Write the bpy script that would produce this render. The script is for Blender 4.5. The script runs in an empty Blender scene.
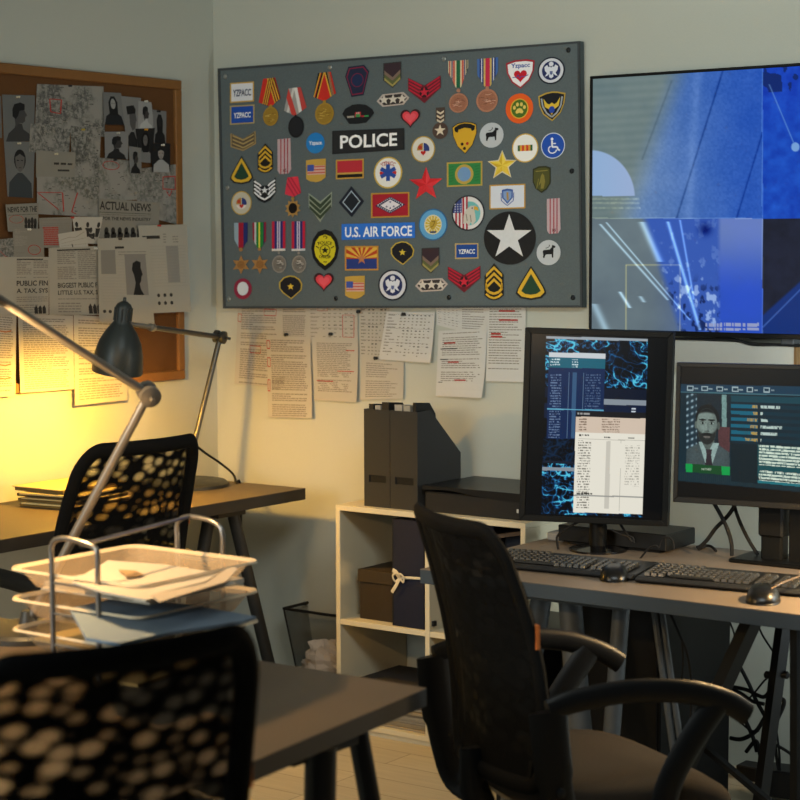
import bpy, math, random
import numpy as np
from mathutils import Vector, Matrix
random.seed(7)
C = bpy.context.scene.collection
SC = bpy.context.scene
PI = math.pi
# ------------------------------------------------------------------ camera
FPX = 1883.64; PIT = .0821; ROLL = -.0033; YAW = -.6276
CAM = np.array([4.7174, -5.3293, 1.6372])
FW = np.array([math.sin(YAW)*math.cos(PIT), math.cos(YAW)*math.cos(PIT), -math.sin(PIT)])
_r = np.array([math.cos(YAW), -math.sin(YAW), 0.]); _u = np.cross(_r, FW)
RT = math.cos(ROLL)*_r + math.sin(ROLL)*_u
UP = -math.sin(ROLL)*_r + math.cos(ROLL)*_u
def ray(u, v): return FW + RT*(u-400)/FPX - UP*(v-400)/FPX
def on(u, v, ax, val):                       # photo pixel -> point on an axis-aligned plane
    d = ray(u, v); return CAM + d*((val-CAM[ax])/d[ax])
def onp(u, v, p, n):                         # photo pixel -> point on a free plane
    d = ray(u, v); p = np.array(p); n = np.array(n); return CAM + d*(((p-CAM)@n)/(d@n))
def depth(u, v, z): return CAM + ray(u, v)*z
cam = bpy.data.cameras.new('camera'); camo = bpy.data.objects.new('camera', cam); C.objects.link(camo)
cam.sensor_width = 36; cam.lens = FPX*36/800; cam.clip_start = .05
camo.matrix_world = Matrix(((RT[0], UP[0], -FW[0], CAM[0]), (RT[1], UP[1], -FW[1], CAM[1]), (RT[2], UP[2], -FW[2], CAM[2]), (0, 0, 0, 1)))
cam.dof.use_dof = True; cam.dof.focus_distance = 5.7; cam.dof.aperture_fstop = 4.5
SC.camera = camo
SC.view_settings.view_transform = 'Standard'; SC.view_settings.look = 'None'
SC.view_settings.gamma = 1; SC.view_settings.use_curve_mapping = False; SC.view_settings.exposure = 0

# ------------------------------------------------------------------ materials
def lin(h):
    if isinstance(h, str): h = int(h, 16)
    c = [(h >> 16) & 255, (h >> 8) & 255, h & 255]
    return tuple((x/255/12.92 if x/255 <= .04045 else ((x/255+.055)/1.055)**2.4) for x in c)
MC = {}
def M(col, rough=.7, metal=0, bump=0, scale=60, var=0, coat=0, spec=.28):
    key = (col, rough, metal, bump, scale, var, coat, spec)
    if key in MC: return MC[key]
    m = bpy.data.materials.new('m_%s' % (col if isinstance(col, str) else '%06x' % col)); m.use_nodes = True
    nt = m.node_tree; b = nt.nodes['Principled BSDF']; c = lin(col)
    b.inputs['Base Color'].default_value = (*c, 1); b.inputs['Roughness'].default_value = rough; b.inputs['Metallic'].default_value = metal
    b.inputs['Specular IOR Level'].default_value = spec
    if coat: b.inputs['Coat Weight'].default_value = coat
    if bump or var:
        tc = nt.nodes.new('ShaderNodeTexCoord'); nz = nt.nodes.new('ShaderNodeTexNoise'); nz.inputs['Scale'].default_value = scale; nz.inputs['Detail'].default_value = 4
        nt.links.new(tc.outputs['Object'], nz.inputs['Vector'])
        if var:
            r = nt.nodes.new('ShaderNodeMapRange'); r.inputs['To Min'].default_value = 1-var; r.inputs['To Max'].default_value = 1+var
            mx = nt.nodes.new('ShaderNodeVectorMath'); mx.operation = 'SCALE'; mx.inputs[0].default_value = c
            nt.links.new(nz.outputs['Fac'], r.inputs['Value']); nt.links.new(r.outputs['Result'], mx.inputs['Scale'])
            nt.links.new(mx.outputs['Vector'], b.inputs['Base Color'])
        if bump:
            bp = nt.nodes.new('ShaderNodeBump'); bp.inputs['Strength'].default_value = bump; bp.inputs['Distance'].default_value = .002
            nt.links.new(nz.outputs['Fac'], bp.inputs['Height']); nt.links.new(bp.outputs['Normal'], b.inputs['Normal'])
    MC[key] = m; return m
def Mglow(col, s):
    key = ('glow', col, s)
    if key in MC: return MC[key]
    m = bpy.data.materials.new('glow'); m.use_nodes = True; b = m.node_tree.nodes['Principled BSDF']; c = lin(col)
    b.inputs['Base Color'].default_value = (.01, .01, .01, 1); b.inputs['Emission Color'].default_value = (*c, 1); b.inputs['Emission Strength'].default_value = s; b.inputs['Roughness'].default_value = .25
    MC[key] = m; return m
def Mimage(emit, rough):                     # picture stored per corner: screens emit it, prints reflect it
    m = bpy.data.materials.new('picture'); m.use_nodes = True; nt = m.node_tree; b = nt.nodes['Principled BSDF']
    a = nt.nodes.new('ShaderNodeAttribute'); a.attribute_name = 'pic'; b.inputs['Roughness'].default_value = rough
    if emit:
        b.inputs['Base Color'].default_value = (.003, .003, .003, 1); nt.links.new(a.outputs['Color'], b.inputs['Emission Color']); b.inputs['Emission Strength'].default_value = emit
        b.inputs['Specular IOR Level'].default_value = .05
    else: nt.links.new(a.outputs['Color'], b.inputs['Base Color'])
    return m
def Mmesh(col, holes, kind):                 # woven chair mesh: real holes in the weave
    m = bpy.data.materials.new('chair_mesh'); m.use_nodes = True; nt = m.node_tree; b = nt.nodes['Principled BSDF']
    b.inputs['Base Color'].default_value = (*lin(col), 1); b.inputs['Roughness'].default_value = .75; b.inputs['Specular IOR Level'].default_value = .06
    uv = nt.nodes.new('ShaderNodeTexCoord')
    L = nt.links.new
    if kind == 'fine':
        ch = nt.nodes.new('ShaderNodeTexChecker'); ch.inputs['Scale'].default_value = 170; ch.inputs['Color1'].default_value = (0, 0, 0, 1); ch.inputs['Color2'].default_value = (1, 1, 1, 1)
        mp = nt.nodes.new('ShaderNodeMapping'); mp.inputs['Rotation'].default_value = (0, 0, .785); L(uv.outputs['UV'], mp.inputs['Vector']); L(mp.outputs['Vector'], ch.inputs['Vector'])
        mr = nt.nodes.new('ShaderNodeMapRange'); mr.inputs['To Min'].default_value = 1-holes*.35; mr.inputs['To Max'].default_value = 1-holes*1.65
        L(ch.outputs['Fac'], mr.inputs['Value']); L(mr.outputs['Result'], b.inputs['Alpha'])
    else:
        vo = nt.nodes.new('ShaderNodeTexVoronoi'); vo.feature = 'F1'; vo.inputs['Scale'].default_value = 12.5; vo.inputs['Randomness'].default_value = .6
        mp = nt.nodes.new('ShaderNodeMapping'); mp.inputs['Scale'].default_value = (.85, 1.35, 1); mp.inputs['Rotation'].default_value = (0, 0, .3)
        L(uv.outputs['UV'], mp.inputs['Vector']); L(mp.outputs['Vector'], vo.inputs['Vector'])
        mr = nt.nodes.new('ShaderNodeMapRange'); mr.interpolation_type = 'SMOOTHSTEP'; mr.inputs['From Min'].default_value = .20; mr.inputs['From Max'].default_value = .62; mr.inputs['To Min'].default_value = 1-holes; mr.inputs['To Max'].default_value = 1
        L(vo.outputs['Distance'], mr.inputs['Value']); L(mr.outputs['Result'], b.inputs['Alpha'])
    return m
def Mclear(col, alpha):
    m = bpy.data.materials.new('clear_plastic'); m.use_nodes = True; b = m.node_tree.nodes['Principled BSDF']
    b.inputs['Base Color'].default_value = (*lin(col), 1); b.inputs['Roughness'].default_value = .25; b.inputs['Alpha'].default_value = alpha
    return m

# ------------------------------------------------------------------ mesh building
ROOT = {}                                    # world location of every thing's origin
def props(o, label=None, cat=None, group=None, kind=None):
    if label: o['label'] = label
    if cat: o['category'] = cat
    if group: o['group'] = group
    if kind: o['kind'] = kind
    return o
def T(name, label, cat, loc, group=None):    # a thing with parts: an Empty at its base
    o = bpy.data.objects.new(name, None); C.objects.link(o); o.location = [float(x) for x in loc]; o.empty_display_size = .05
    ROOT[o] = np.array([float(x) for x in loc]); return props(o, label, cat, group)
class MB:
    def __init__(s): s.v = []; s.f = []; s.m = []; s.mats = []; s.uv = {}
    def mi(s, mat):
        if mat not in s.mats: s.mats.append(mat)
        return s.mats.index(mat)
    def add(s, vs, fs, mat):
        k = len(s.v); s.v += [np.array(p, float) for p in vs]; i = s.mi(mat)
        for f in fs: s.f.append([k+j for j in f]); s.m.append(i)
        return k
    def box(s, lo, hi, mat, rz=0, piv=None, bev=0):
        lo = np.array(lo, float); hi = np.array(hi, float); c = (lo+hi)/2; h = (hi-lo)/2
        if bev:
            b = min(bev, *(h*.98)); vs = []; idx = {}
            for sx in (-1, 1):
                for sy in (-1, 1):
                    for sz in (-1, 1):
                        for a in range(3):
                            p = np.array([sx*(h[0]-b), sy*(h[1]-b), sz*(h[2]-b)]); p[a] += b*(sx, sy, sz)[a]
                            idx[(sx, sy, sz, a)] = len(vs); vs.append(p)
            fs = []
            q = [(-1, -1), (1, -1), (1, 1), (-1, 1)]
            for a in range(3):
                o1, o2 = [(1, 2), (2, 0), (0, 1)][a]
                for sg in (-1, 1):
                    r = []
                    for (p, t) in (q if sg > 0 else q[::-1]):
                        k = [0, 0, 0]; k[a] = sg; k[o1] = p; k[o2] = t; r.append(idx[(*k, a)])
                    fs.append(r)
            for a in range(3):                 # edges along axis a
                o1, o2 = [(1, 2), (2, 0), (0, 1)][a]
                for p in (-1, 1):
                    for t in (-1, 1):
                        def K(e, w):
                            k = [0, 0, 0]; k[a] = e; k[o1] = p; k[o2] = t; return idx[(*k, w)]
                        r = [K(-1, o1), K(1, o1), K(1, o2), K(-1, o2)]; fs.append(r if p*t < 0 else r[::-1])
            for sx in (-1, 1):
                for sy in (-1, 1):
                    for sz in (-1, 1):
                        r = [idx[(sx, sy, sz, a)] for a in range(3)]; fs.append(r if sx*sy*sz > 0 else r[::-1])
        else:
            vs = [np.array([x, y, z])*h for z in (-1, 1) for y in (-1, 1) for x in (-1, 1)]
            fs = [(0, 2, 3, 1), (4, 5, 7, 6), (0, 1, 5, 4), (2, 6, 7, 3), (0, 4, 6, 2), (1, 3, 7, 5)]
        vs = [p+c for p in vs]
        if rz:
            pv = np.array(piv if piv is not None else c, float); cs, sn = math.cos(rz), math.sin(rz)
            vs = [np.array([pv[0]+(p[0]-pv[0])*cs-(p[1]-pv[1])*sn, pv[1]+(p[0]-pv[0])*sn+(p[1]-pv[1])*cs, p[2]]) for p in vs]
        s.add(vs, fs, mat); return s
    def tube(s, pts, r, mat, n=8, cap=True, flat=None):   # swept tube; r number, list or (rx, ry)
        P = [np.array(p, float) for p in pts]; k = len(P); rings = []; up = None
        for i in range(k):
            t = P[min(i+1, k-1)]-P[max(i-1, 0)]; t = t/(np.linalg.norm(t)+1e-12)
            if up is None:
                a = np.array(flat, float) if flat is not None else (np.array([0, 0, 1.]) if abs(t[2]) < .9 else np.array([1., 0, 0]))
            else: a = up if flat is None else np.array(flat, float)
            x = np.cross(a, t); x /= np.linalg.norm(x)+1e-12; y = np.cross(t, x); up = y
            rr = r[i] if isinstance(r, list) else r
            rx, ry = rr if isinstance(rr, tuple) else (rr, rr)
            rings.append([P[i]+x*rx*math.cos(2*PI*j/n)+y*ry*math.sin(2*PI*j/n) for j in range(n)])
        vs = [q for g in rings for q in g]; fs = []
        for i in range(k-1):
            for j in range(n): fs.append((i*n+j, i*n+(j+1) % n, (i+1)*n+(j+1) % n, (i+1)*n+j))
        if cap: fs.append(list(range(n))[::-1]); fs.append(list(range((k-1)*n, k*n)))
        s.add(vs, fs, mat); return s
    def lathe(s, prof, mat, c=(0, 0, 0), axis=(0, 0, 1), n=32, cap=(True, True)):   # prof: (radius, height)
        ax = np.array(axis, float); ax /= np.linalg.norm(ax); a = np.array([1., 0, 0]) if abs(ax[0]) < .9 else np.array([0, 1., 0])
        x = np.cross(a, ax); x /= np.linalg.norm(x); y = np.cross(ax, x); c = np.array(c, float)
        vs = [c+ax*h+x*r*math.cos(2*PI*j/n)+y*r*math.sin(2*PI*j/n) for (r, h) in prof for j in range(n)]; fs = []; k = len(prof)
        for i in range(k-1):
            for j in range(n): fs.append((i*n+j, i*n+(j+1) % n, (i+1)*n+(j+1) % n, (i+1)*n+j))
        if cap[0]: fs.append(list(range(n))[::-1])
        if cap[1]: fs.append(list(range((k-1)*n, k*n)))
        s.add(vs, fs, mat); return s
    def prism(s, poly, off, mat):              # 3D polygon swept by a vector
        n = len(poly); P = [np.array(p, float) for p in poly]; o = np.array(off, float)
        s.add(P+[p+o for p in P], [list(range(n))[::-1], list(range(n, 2*n))]+[(i, (i+1) % n, n+(i+1) % n, n+i) for i in range(n)], mat); return s
    def grid(s, fn, nu, nv, mat, uv=False):
        k = s.add([fn(i/nu, j/nv) for j in range(nv+1) for i in range(nu+1)], [(j*(nu+1)+i, j*(nu+1)+i+1, (j+1)*(nu+1)+i+1, (j+1)*(nu+1)+i) for j in range(nv) for i in range(nu)], mat)
        if uv:
            for j in range(nv+1):
                for i in range(nu+1): s.uv[k+j*(nu+1)+i] = (i/nu, j/nv)
        return s
    def build(s, name, parent=None, smooth=False, label=None, cat=None, group=None, kind=None, solid=0, pic=None, bevel=0, subsurf=0):
        V = np.array(s.v)
        if parent is not None: org = ROOT[parent]
        else: org = np.array([(V[:, 0].min()+V[:, 0].max())/2, (V[:, 1].min()+V[:, 1].max())/2, V[:, 2].min()])
        me = bpy.data.meshes.new(name); me.from_pydata([tuple(p) for p in (V-org)], [], s.f)
        for m in s.mats: me.materials.append(m)
        me.polygons.foreach_set('material_index', s.m)
        if smooth: me.polygons.foreach_set('use_smooth', [True]*len(s.f))
        if s.uv:
            l = me.uv_layers.new(name='uv')
            for lp in me.loops: l.data[lp.index].uv = s.uv.get(lp.vertex_index, (0, 0))
        if pic is not None:
            a = me.attributes.new('pic', 'FLOAT_COLOR', 'POINT'); a.data.foreach_set('color', np.asarray(pic, np.float32).ravel())
        me.update()
        if smooth:
            try: me.set_sharp_from_angle(angle=.7)
            except Exception: pass
        o = bpy.data.objects.new(name, me); C.objects.link(o)
        if parent is not None: o.parent = parent; ROOT[o] = org
        else: o.location = org; ROOT[o] = org
        if solid: md = o.modifiers.new('s', 'SOLIDIFY'); md.thickness = solid; md.offset = -1
        if bevel: md = o.modifiers.new('b', 'BEVEL'); md.width = bevel; md.segments = 2; md.limit_method = 'ANGLE'
        if subsurf: md = o.modifiers.new('u', 'SUBSURF'); md.levels = md.render_levels = subsurf
        return props(o, label, cat, group, kind)
def dup(root, name=None):                    # a thing, its parts and their sub-parts
    r = root.copy(); C.objects.link(r); ROOT[r] = ROOT[root]
    for ch in list(root.children):
        c = ch.copy(); C.objects.link(c); c.parent = r
        for g in list(ch.children): d = g.copy(); C.objects.link(d); d.parent = c
    return r
def spline(pts, k=8):                        # Catmull-Rom
    P = [np.array(p, float) for p in pts]; out = []
    for i in range(len(P)-1):
        a, b, c, d = P[max(i-1, 0)], P[i], P[i+1], P[min(i+2, len(P)-1)]
        for j in range(k):
            t = j/k; out.append(.5*((2*b)+(c-a)*t+(2*a-5*b+4*c-d)*t*t+(3*b-a-3*c+d)*t**3))
    out.append(P[-1]); return out
# 2D shapes (y downward)
def circ(cx, cy, rx, ry=None, n=28): ry = ry or rx; return [(cx+rx*math.cos(2*PI*i/n), cy+ry*math.sin(2*PI*i/n)) for i in range(n)]
def rect(x0, y0, x1, y1): return [(x0, y0), (x1, y0), (x1, y1), (x0, y1)]
def star(cx, cy, R, k=.4, n=5, rot=0): return [(cx+(R if i % 2 == 0 else R*k)*math.sin(PI*i/n+rot), cy-(R if i % 2 == 0 else R*k)*math.cos(PI*i/n+rot)) for i in range(2*n)]
def scl(p, k, c=(0, 0), ky=None): ky = ky or k; return [(c[0]+(x-c[0])*k, c[1]+(y-c[1])*ky) for x, y in p]
def mv(p, dx, dy): return [(x+dx, y+dy) for x, y in p]
def chev(cx, cy, hw, rise, th): return [(cx-hw, cy-rise), (cx, cy), (cx+hw, cy-rise), (cx+hw, cy-rise+th), (cx, cy+th), (cx-hw, cy-rise+th)]
def heart(cx, cy, w, h):
    o = []
    for i in range(36):
        t = 2*PI*i/36; o.append((cx+w/2*math.sin(t)**3, cy-h/2*((13*math.cos(t)-5*math.cos(2*t)-2*math.cos(3*t)-math.cos(4*t))/14.5+.15)))
    return o
def clip(poly, a, b, c):                     # keep a*x+b*y <= c
    out = []; n = len(poly)
    for i in range(n):
        p, q = poly[i], poly[(i+1) % n]; dp = a*p[0]+b*p[1]-c; dq = a*q[0]+b*q[1]-c
        if dp <= 0: out.append(p)
        if dp*dq < 0: t = dp/(dp-dq); out.append((p[0]+(q[0]-p[0])*t, p[1]+(q[1]-p[1])*t))
    return out
def band(poly, x0, x1, k=0, y0=0):           # slice between two lines x - k*(y-y0) = x0 / x1
    return clip(clip(poly, 1, -k, x1-k*y0), -1, k, -x0+k*y0)
TXT = {}
def text2d(s, b=0):                               # unit outline of a word: verts, faces, width, height
    if (s, b) in TXT: return TXT[(s, b)]
    cu = bpy.data.curves.new('t', 'FONT'); cu.body = s; cu.resolution_u = 3; cu.offset = b; o = bpy.data.objects.new('t', cu); C.objects.link(o)
    dg = bpy.context.evaluated_depsgraph_get(); me = bpy.data.meshes.new_from_object(o.evaluated_get(dg))
    v = np.array([p.co[:2] for p in me.vertices]); f = [list(p.vertices) for p in me.polygons]
    bpy.data.objects.remove(o); bpy.data.curves.remove(cu); bpy.data.meshes.remove(me)
    lo = v.min(0); hi = v.max(0); v = (v-lo)/(hi-lo); v[:, 1] = 1-v[:, 1]
    TXT[(s, b)] = (v, f); return v, f
class Art:                                   # layered relief mapped onto a surface: fn(x, y, height) -> world point
    def __init__(s, fn, step=.0009): s.fn = fn; s.mb = MB(); s.step = step
    def poly(s, pts, mat, lv=1, side=True, low=0):
        if len(pts) < 3: return s
        h = lv*s.step; n = len(pts); top = [s.fn(x, y, h) for x, y in pts]
        fs = [list(range(n))]
        if side:
            top += [s.fn(x, y, low*s.step) for x, y in pts]; fs += [(i, n+i, n+(i+1) % n, (i+1) % n) for i in range(n)]
        s.mb.add(top, fs, mat); return s
    def quads(s, rs, mat, lv=1):
        h = lv*s.step
        for (x0, y0, x1, y1) in rs: s.mb.add([s.fn(x0, y0, h), s.fn(x1, y0, h), s.fn(x1, y1, h), s.fn(x0, y1, h)], [(0, 1, 2, 3)], mat)
        return s
    def text(s, t, cx, cy, w, hgt, mat, lv=2, arc=0, b=.022):
        v, f = text2d(t, b); P = []
        for x, y in v:
            X = (x-.5)*w; Y = (y-.5)*hgt
            if arc: a = X/arc; X, Y = (arc-Y)*math.sin(a), arc-(arc-Y)*math.cos(a)
            P.append(s.fn(cx+X, cy+Y, lv*s.step))
        s.mb.add(P, f, mat); return s
    def line(s, pts, w, mat, lv=1):
        for (a, b) in zip(pts[:-1], pts[1:]):
            d = math.hypot(b[0]-a[0], b[1]-a[1])+1e-9; nx, ny = -(b[1]-a[1])/d*w/2, (b[0]-a[0])/d*w/2
            s.mb.add([s.fn(*p, lv*s.step) for p in ((a[0]+nx, a[1]+ny), (b[0]+nx, b[1]+ny), (b[0]-nx, b[1]-ny), (a[0]-nx, a[1]-ny))], [(0, 1, 2, 3)], mat)
        return s
def quadmap(p, plane, out=None, curl=None, off=0.):  # unit square (0,0 top-left) on a pixel quad lying on a plane
    p = [np.array(q, float) for q in p]; ax, val = plane; sg = -1 if ax == 1 else 1
    W = [on(*q, ax, val+sg*off) for q in p]
    nrm = np.zeros(3); nrm[ax] = sg
    def fn(x, y, h=0):
        P = (W[0]*(1-x)+W[1]*x)*(1-y)+(W[3]*(1-x)+W[2]*x)*y
        return P+nrm*(h+(curl(x, y) if curl else 0))
    return fn
# value noise for the pictures on screens
_rs = np.random.RandomState(3); _tab = _rs.rand(256, 256)
def vnoise(x, y):
    xi = np.floor(x).astype(int); yi = np.floor(y).astype(int); fx = x-xi; fy = y-yi; fx = fx*fx*(3-2*fx); fy = fy*fy*(3-2*fy)
    g = lambda a, b: _tab[a % 256, b % 256]
    return (g(xi, yi)*(1-fx)+g(xi+1, yi)*fx)*(1-fy)+(g(xi, yi+1)*(1-fx)+g(xi+1, yi+1)*fx)*fy
def fbm(x, y, o=4): return sum(vnoise(x*2**i+17*i, y*2**i+5*i)/2**i for i in range(o))/sum(1/2**i for i in range(o))
def picture(fn, nu, nv, colour):             # (mesh builder, colours) of a picture on a surface; colour(X, Y) -> sRGB 0-255 arrays
    mb = MB(); X, Y = np.meshgrid(np.linspace(0, 1, nu+1), np.linspace(0, 1, nv+1))
    rgb = np.clip(np.stack(colour(X, Y), -1)/255., 0, 1); rgb = np.where(rgb <= .04045, rgb/12.92, ((rgb+.055)/1.055)**2.4)
    pic = np.concatenate([rgb, np.ones(rgb.shape[:2]+(1,))], -1).reshape(-1, 4)
    return mb, pic, (lambda mat: mb.grid(lambda x, y: fn(x, y, 0), nu, nv, mat))
def mix(a, b, k): return a*(1-k)+b*k
def sstep(a, b, x): t = np.clip((x-a)/(b-a), 0, 1); return t*t*(3-2*t)
# ------------------------------------------------------------------ the room
def wood_floor():
    m = bpy.data.materials.new('oak_floor'); m.use_nodes = True; nt = m.node_tree; b = nt.nodes['Principled BSDF']; L = nt.links.new
    tc = nt.nodes.new('ShaderNodeTexCoord'); br = nt.nodes.new('ShaderNodeTexBrick'); br.inputs['Scale'].default_value = 1; br.inputs['Brick Width'].default_value = 1.2; br.inputs['Row Height'].default_value = .14; br.inputs['Mortar Size'].default_value = .0015
    br.inputs['Color1'].default_value = (*lin('aea38c'), 1); br.inputs['Color2'].default_value = (*lin('bbb097'), 1); br.inputs['Mortar'].default_value = (*lin('6b5a40'), 1)
    nz = nt.nodes.new('ShaderNodeTexNoise'); nz.inputs['Scale'].default_value = 6; nz.inputs['Detail'].default_value = 6; mp = nt.nodes.new('ShaderNodeMapping'); mp.inputs['Scale'].default_value = (1, 14, 1)
    mr = nt.nodes.new('ShaderNodeMapRange'); mr.inputs['To Min'].default_value = .78; mr.inputs['To Max'].default_value = 1.15; sc = nt.nodes.new('ShaderNodeVectorMath'); sc.operation = 'SCALE'
    L(tc.outputs['Object'], br.inputs['Vector']); L(tc.outputs['Object'], mp.inputs['Vector']); L(mp.outputs['Vector'], nz.inputs['Vector']); L(nz.outputs['Fac'], mr.inputs['Value'])
    L(br.outputs['Color'], sc.inputs[0]); L(mr.outputs['Result'], sc.inputs['Scale']); L(sc.outputs['Vector'], b.inputs['Base Color']); b.inputs['Roughness'].default_value = .42
    return m
WALL = M('b0b1a5', .9, bump=.15, scale=180, var=.03)
MB().box((-.1, 0, 0), (6.2, .12, 2.9), WALL).build('wall_back', kind='structure')
MB().box((-.12, -6.4, 0), (0, .12, 2.9), WALL).build('wall_left', kind='structure')
MB().box((-.12, -6.4, -.06), (6.2, .12, 0), wood_floor()).build('floor', kind='structure')
MB().box((-.12, -6.4, 2.9), (6.2, .12, 2.98), M('c8c8c0', .9, var=.03, scale=20)).build('ceiling', kind='structure')

# ------------------------------------------------------------------ grey badge board
board = T('badge_board', 'large grey fabric covered board full of badges and medals on the back wall', 'board', on(400, 308, 1, 0))
bc = [(217.5, 68.5), (579.5, 41), (582.3, 307.5), (223, 308.5)]
FELT = M('596264', .95, bump=.5, scale=220, var=.16); RIM = M('3c4042', .85, var=.1, scale=90)
fr = [on(u, v, 1, -.030) for u, v in bc]
MB().prism(fr, (0, .027, 0), FELT).build('panel', board)
def inset(q, d): c = np.mean(np.array(q), 0); return [tuple(np.array(p)+np.sign(c-np.array(p))*d) for p in q]
a = MB(); ic = inset(bc, 2.2)
for i in range(4):
    j = (i+1) % 4; q = [on(*bc[i], 1, -.0335), on(*bc[j], 1, -.0335), on(*ic[j], 1, -.0335), on(*ic[i], 1, -.0335)]
    a.prism(q, (0, .0034, 0), RIM)
a.build('rim', board)
for k, (u, v) in enumerate([(225.5, 76.5), (330, 67.5), (444, 59), (568.5, 50), (572, 171), (227.5, 187.5), (229, 299), (336, 298.5), (449, 297.5), (573, 297.5)]):
    p = on(u, v, 1, -.0303)
    s = MB(); s.lathe([(.0085, 0), (.0085, .002), (.006, .0042), (.0045, .0042), (.0035, .0022), (.0001, .0022)], M('a9aaa6' if k in (0, 1, 2, 5, 6) else '3b3d3f', .35, .9), p, (0, -1, 0), 18, (False, False))
    s.build('screw', board, smooth=True)
def bd(u, v, h): return on(u, v, 1, -(.0306+h))
GRP = 'badges, patches and medals on the grey board'
def slope(cy): return -.075*(308-cy)/240
def bfn(cx, cy, sh=None):
    s = slope(cy) if sh is None else sh
    return lambda x, y, h: bd(cx+x, cy+y+s*x, h)
def badge(cx, cy, label, fn, cat='badge', name='patch', sh=None, step=.0011):
    a = Art(bfn(cx, cy, sh), step); fn(a); return a.mb.build(name, None, label=label, cat=cat, group=GRP)
m = lambda c, r=.75, mt=0: M(c, r, mt)
GOLD = 'b8892f'; GOLDM = M('b08a36', .42, .3); BRZ = M('b27c62', .45, .3, bump=.9, scale=260, var=.25); SIL = M('8f8a84', .45, .3, bump=.9, scale=260, var=.3)
def bordered(w, h, edge, fill, e=1.3):
    def f(a): a.poly(rect(-w/2, -h/2, w/2, h/2), m(edge), 2); a.poly(rect(-w/2+e, -h/2+e, w/2-e, h/2-e), m(fill), 2.6)
    return f
# name tags
def f(a): bordered(24, 20, 'c09a4c', 'd5d5da')(a); a.text('YZPACC', 0, .5, 18, 7, m('2a3350'), 3.2)
badge(242, 92.2, 'white name tag with dark letters and gold edge above a blue one', f, name='name_patch')
def f(a): bordered(24.5, 19, 'b09a66', '1c49a0')(a); a.text('YZPACC', 0, .5, 17, 5.4, m('f0f0f0'), 3.2)
badge(242.2, 114.6, 'blue name tag with white letters below the white tag at top left', f, name='name_patch')
def f(a): bordered(23.5, 15.6, 'b9a06a', '1c4590')(a); a.text('YZPACC', 0, .5, 16.5, 4.6, m('f0f0f0'), 3.2)
badge(466.7, 251, 'blue name tag with white letters left of the big white star', f, name='name_patch')
# pentagon ribbon medals
def medal(cx, cy, label, ribbon, stripes, disc, k=0, bar=None, rel=True):
    root = T('medal', label, 'medal', bd(cx, cy, 0), GRP); a = Art(bfn(cx, cy), .0011)
    a.poly(ribbon, m(stripes[0]), 2)
    for i, (x0, x1, c, kk, y0) in enumerate(stripes[1:]): a.poly(band(ribbon, x0, x1, kk, y0), m(c), 2.3+.09*i)
    if bar: a.poly(bar, m('d8d8d8', .4, .3), 3)
    a.mb.build('ribbon', root)
    d, pts, ring = disc
    a = Art(bfn(cx, cy), .0011); d(a); a.mb.build('medal_disc', root)
    a = Art(bfn(cx, cy), .0011); a.poly(circ(*ring), pts, 4); a.mb.build('suspension_ring', root)
    return root
def disc(cx, cy, rx, ry, mat, dark=None, rim=None):
    def f(a):
        a.poly(circ(cx, cy, rx, ry), mat, 3.2)
        if dark:
            a.poly(circ(cx, cy, rx*.84, ry*.84), dark, 3.7); rr = random.Random(int(rx*100)); lo, hi = {BRZ: ('7a4c38', 'd0a088'), SIL: ('4e4a46', 'c0bab2'), GOLDM: ('86661f', 'c9a650')}.get(mat, (None, None))
            if lo:
                for k in range(13):
                    t, q = rr.uniform(0, 6.28), rr.uniform(.05, .6); x, y = cx+rx*q*math.cos(t), cy+ry*q*math.sin(t); w = rr.uniform(.12, .3)*rx; a.line([(x-w, y+rr.uniform(-1, 1)), (x, y), (x+w, y+rr.uniform(-1.4, 1.4))], rr.uniform(.5, .9), m(lo if k % 2 else hi, .5), 4+.05*k)
    return f
GD = M('a2802f', .5, .3, bump=.8, scale=300, var=.2)
Y, K, R_ = 'd9a437', '17130f', 'c22b20'
rib = [(-6.5, -14.5), (5.4, -15.2), (11, 6), (1, 14), (-10.9, 8.8)]
st = [R_]
for i in range(3): st += [(-2.6+i*2.5, -1.4+i*2.5, Y, .30, -15), (-1.4+i*2.5, -.5+i*2.5, K, .30, -15)]
for i in range(3): st += [(-6.5+i*2.0, -5.6+i*2.0, Y, -.22, 8), (-5.6+i*2.0, -5+i*2.0, K, -.22, 8)]
medal(269.6, 93, 'gold disc medal on a red ribbon with diagonal black and gold stripes', rib, st, (disc(1, 23.3, 7.6, 9.6, GOLDM, GD), GOLDM, (1, 13.2, 1.6)))
rib = [(-6.5, -14), (5.6, -14.6), (11.5, 6), (0, 14), (-11, 8)]
medal(295, 102, 'black disc medal on a grey, white and red ribbon', rib, ['9b9894', (-8, -5.6, 'c9c6c0', -.25, 8), (-1, 2.2, 'd8d6d2', .2, -14), (2.8, 5, 'b9b6b0', .2, -14), (2.2, 8, 'b8423c', .2, -14), (-3, 2, 'c24038', .3, 14)], (disc(1, 25, 7.8, 10.8, m('141518', .5), m('1d1e22', .55)), m('2a2a2a', .4, .6), (.5, 14, 1.2)))
rib = [(-6.6, -14.5), (6, -15.2), (11.3, 6.8), (-.2, 14), (-11.2, 9)]
medal(324.6, 87.2, 'gold disc medal on a bright red ribbon edged in black and orange', rib, [R_, (-3.2, -1.4, K, -.27, -14), (-1.4, -.2, Y, -.27, -14), (-6.8, -5, K, -.27, -14), (-5, -3.9, Y, -.27, -14), (1, 2.6, K, .26, -14), (-.4, 1, Y, .26, -14), (2.6, 3.8, '8a7a58', .2, -14), (4.3, 5, '8a7a58', .2, -14)], (disc(-.2, 26.5, 9.4, 11, GOLDM, GD), GOLDM, (-.2, 14.5, 1.6)))
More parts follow.
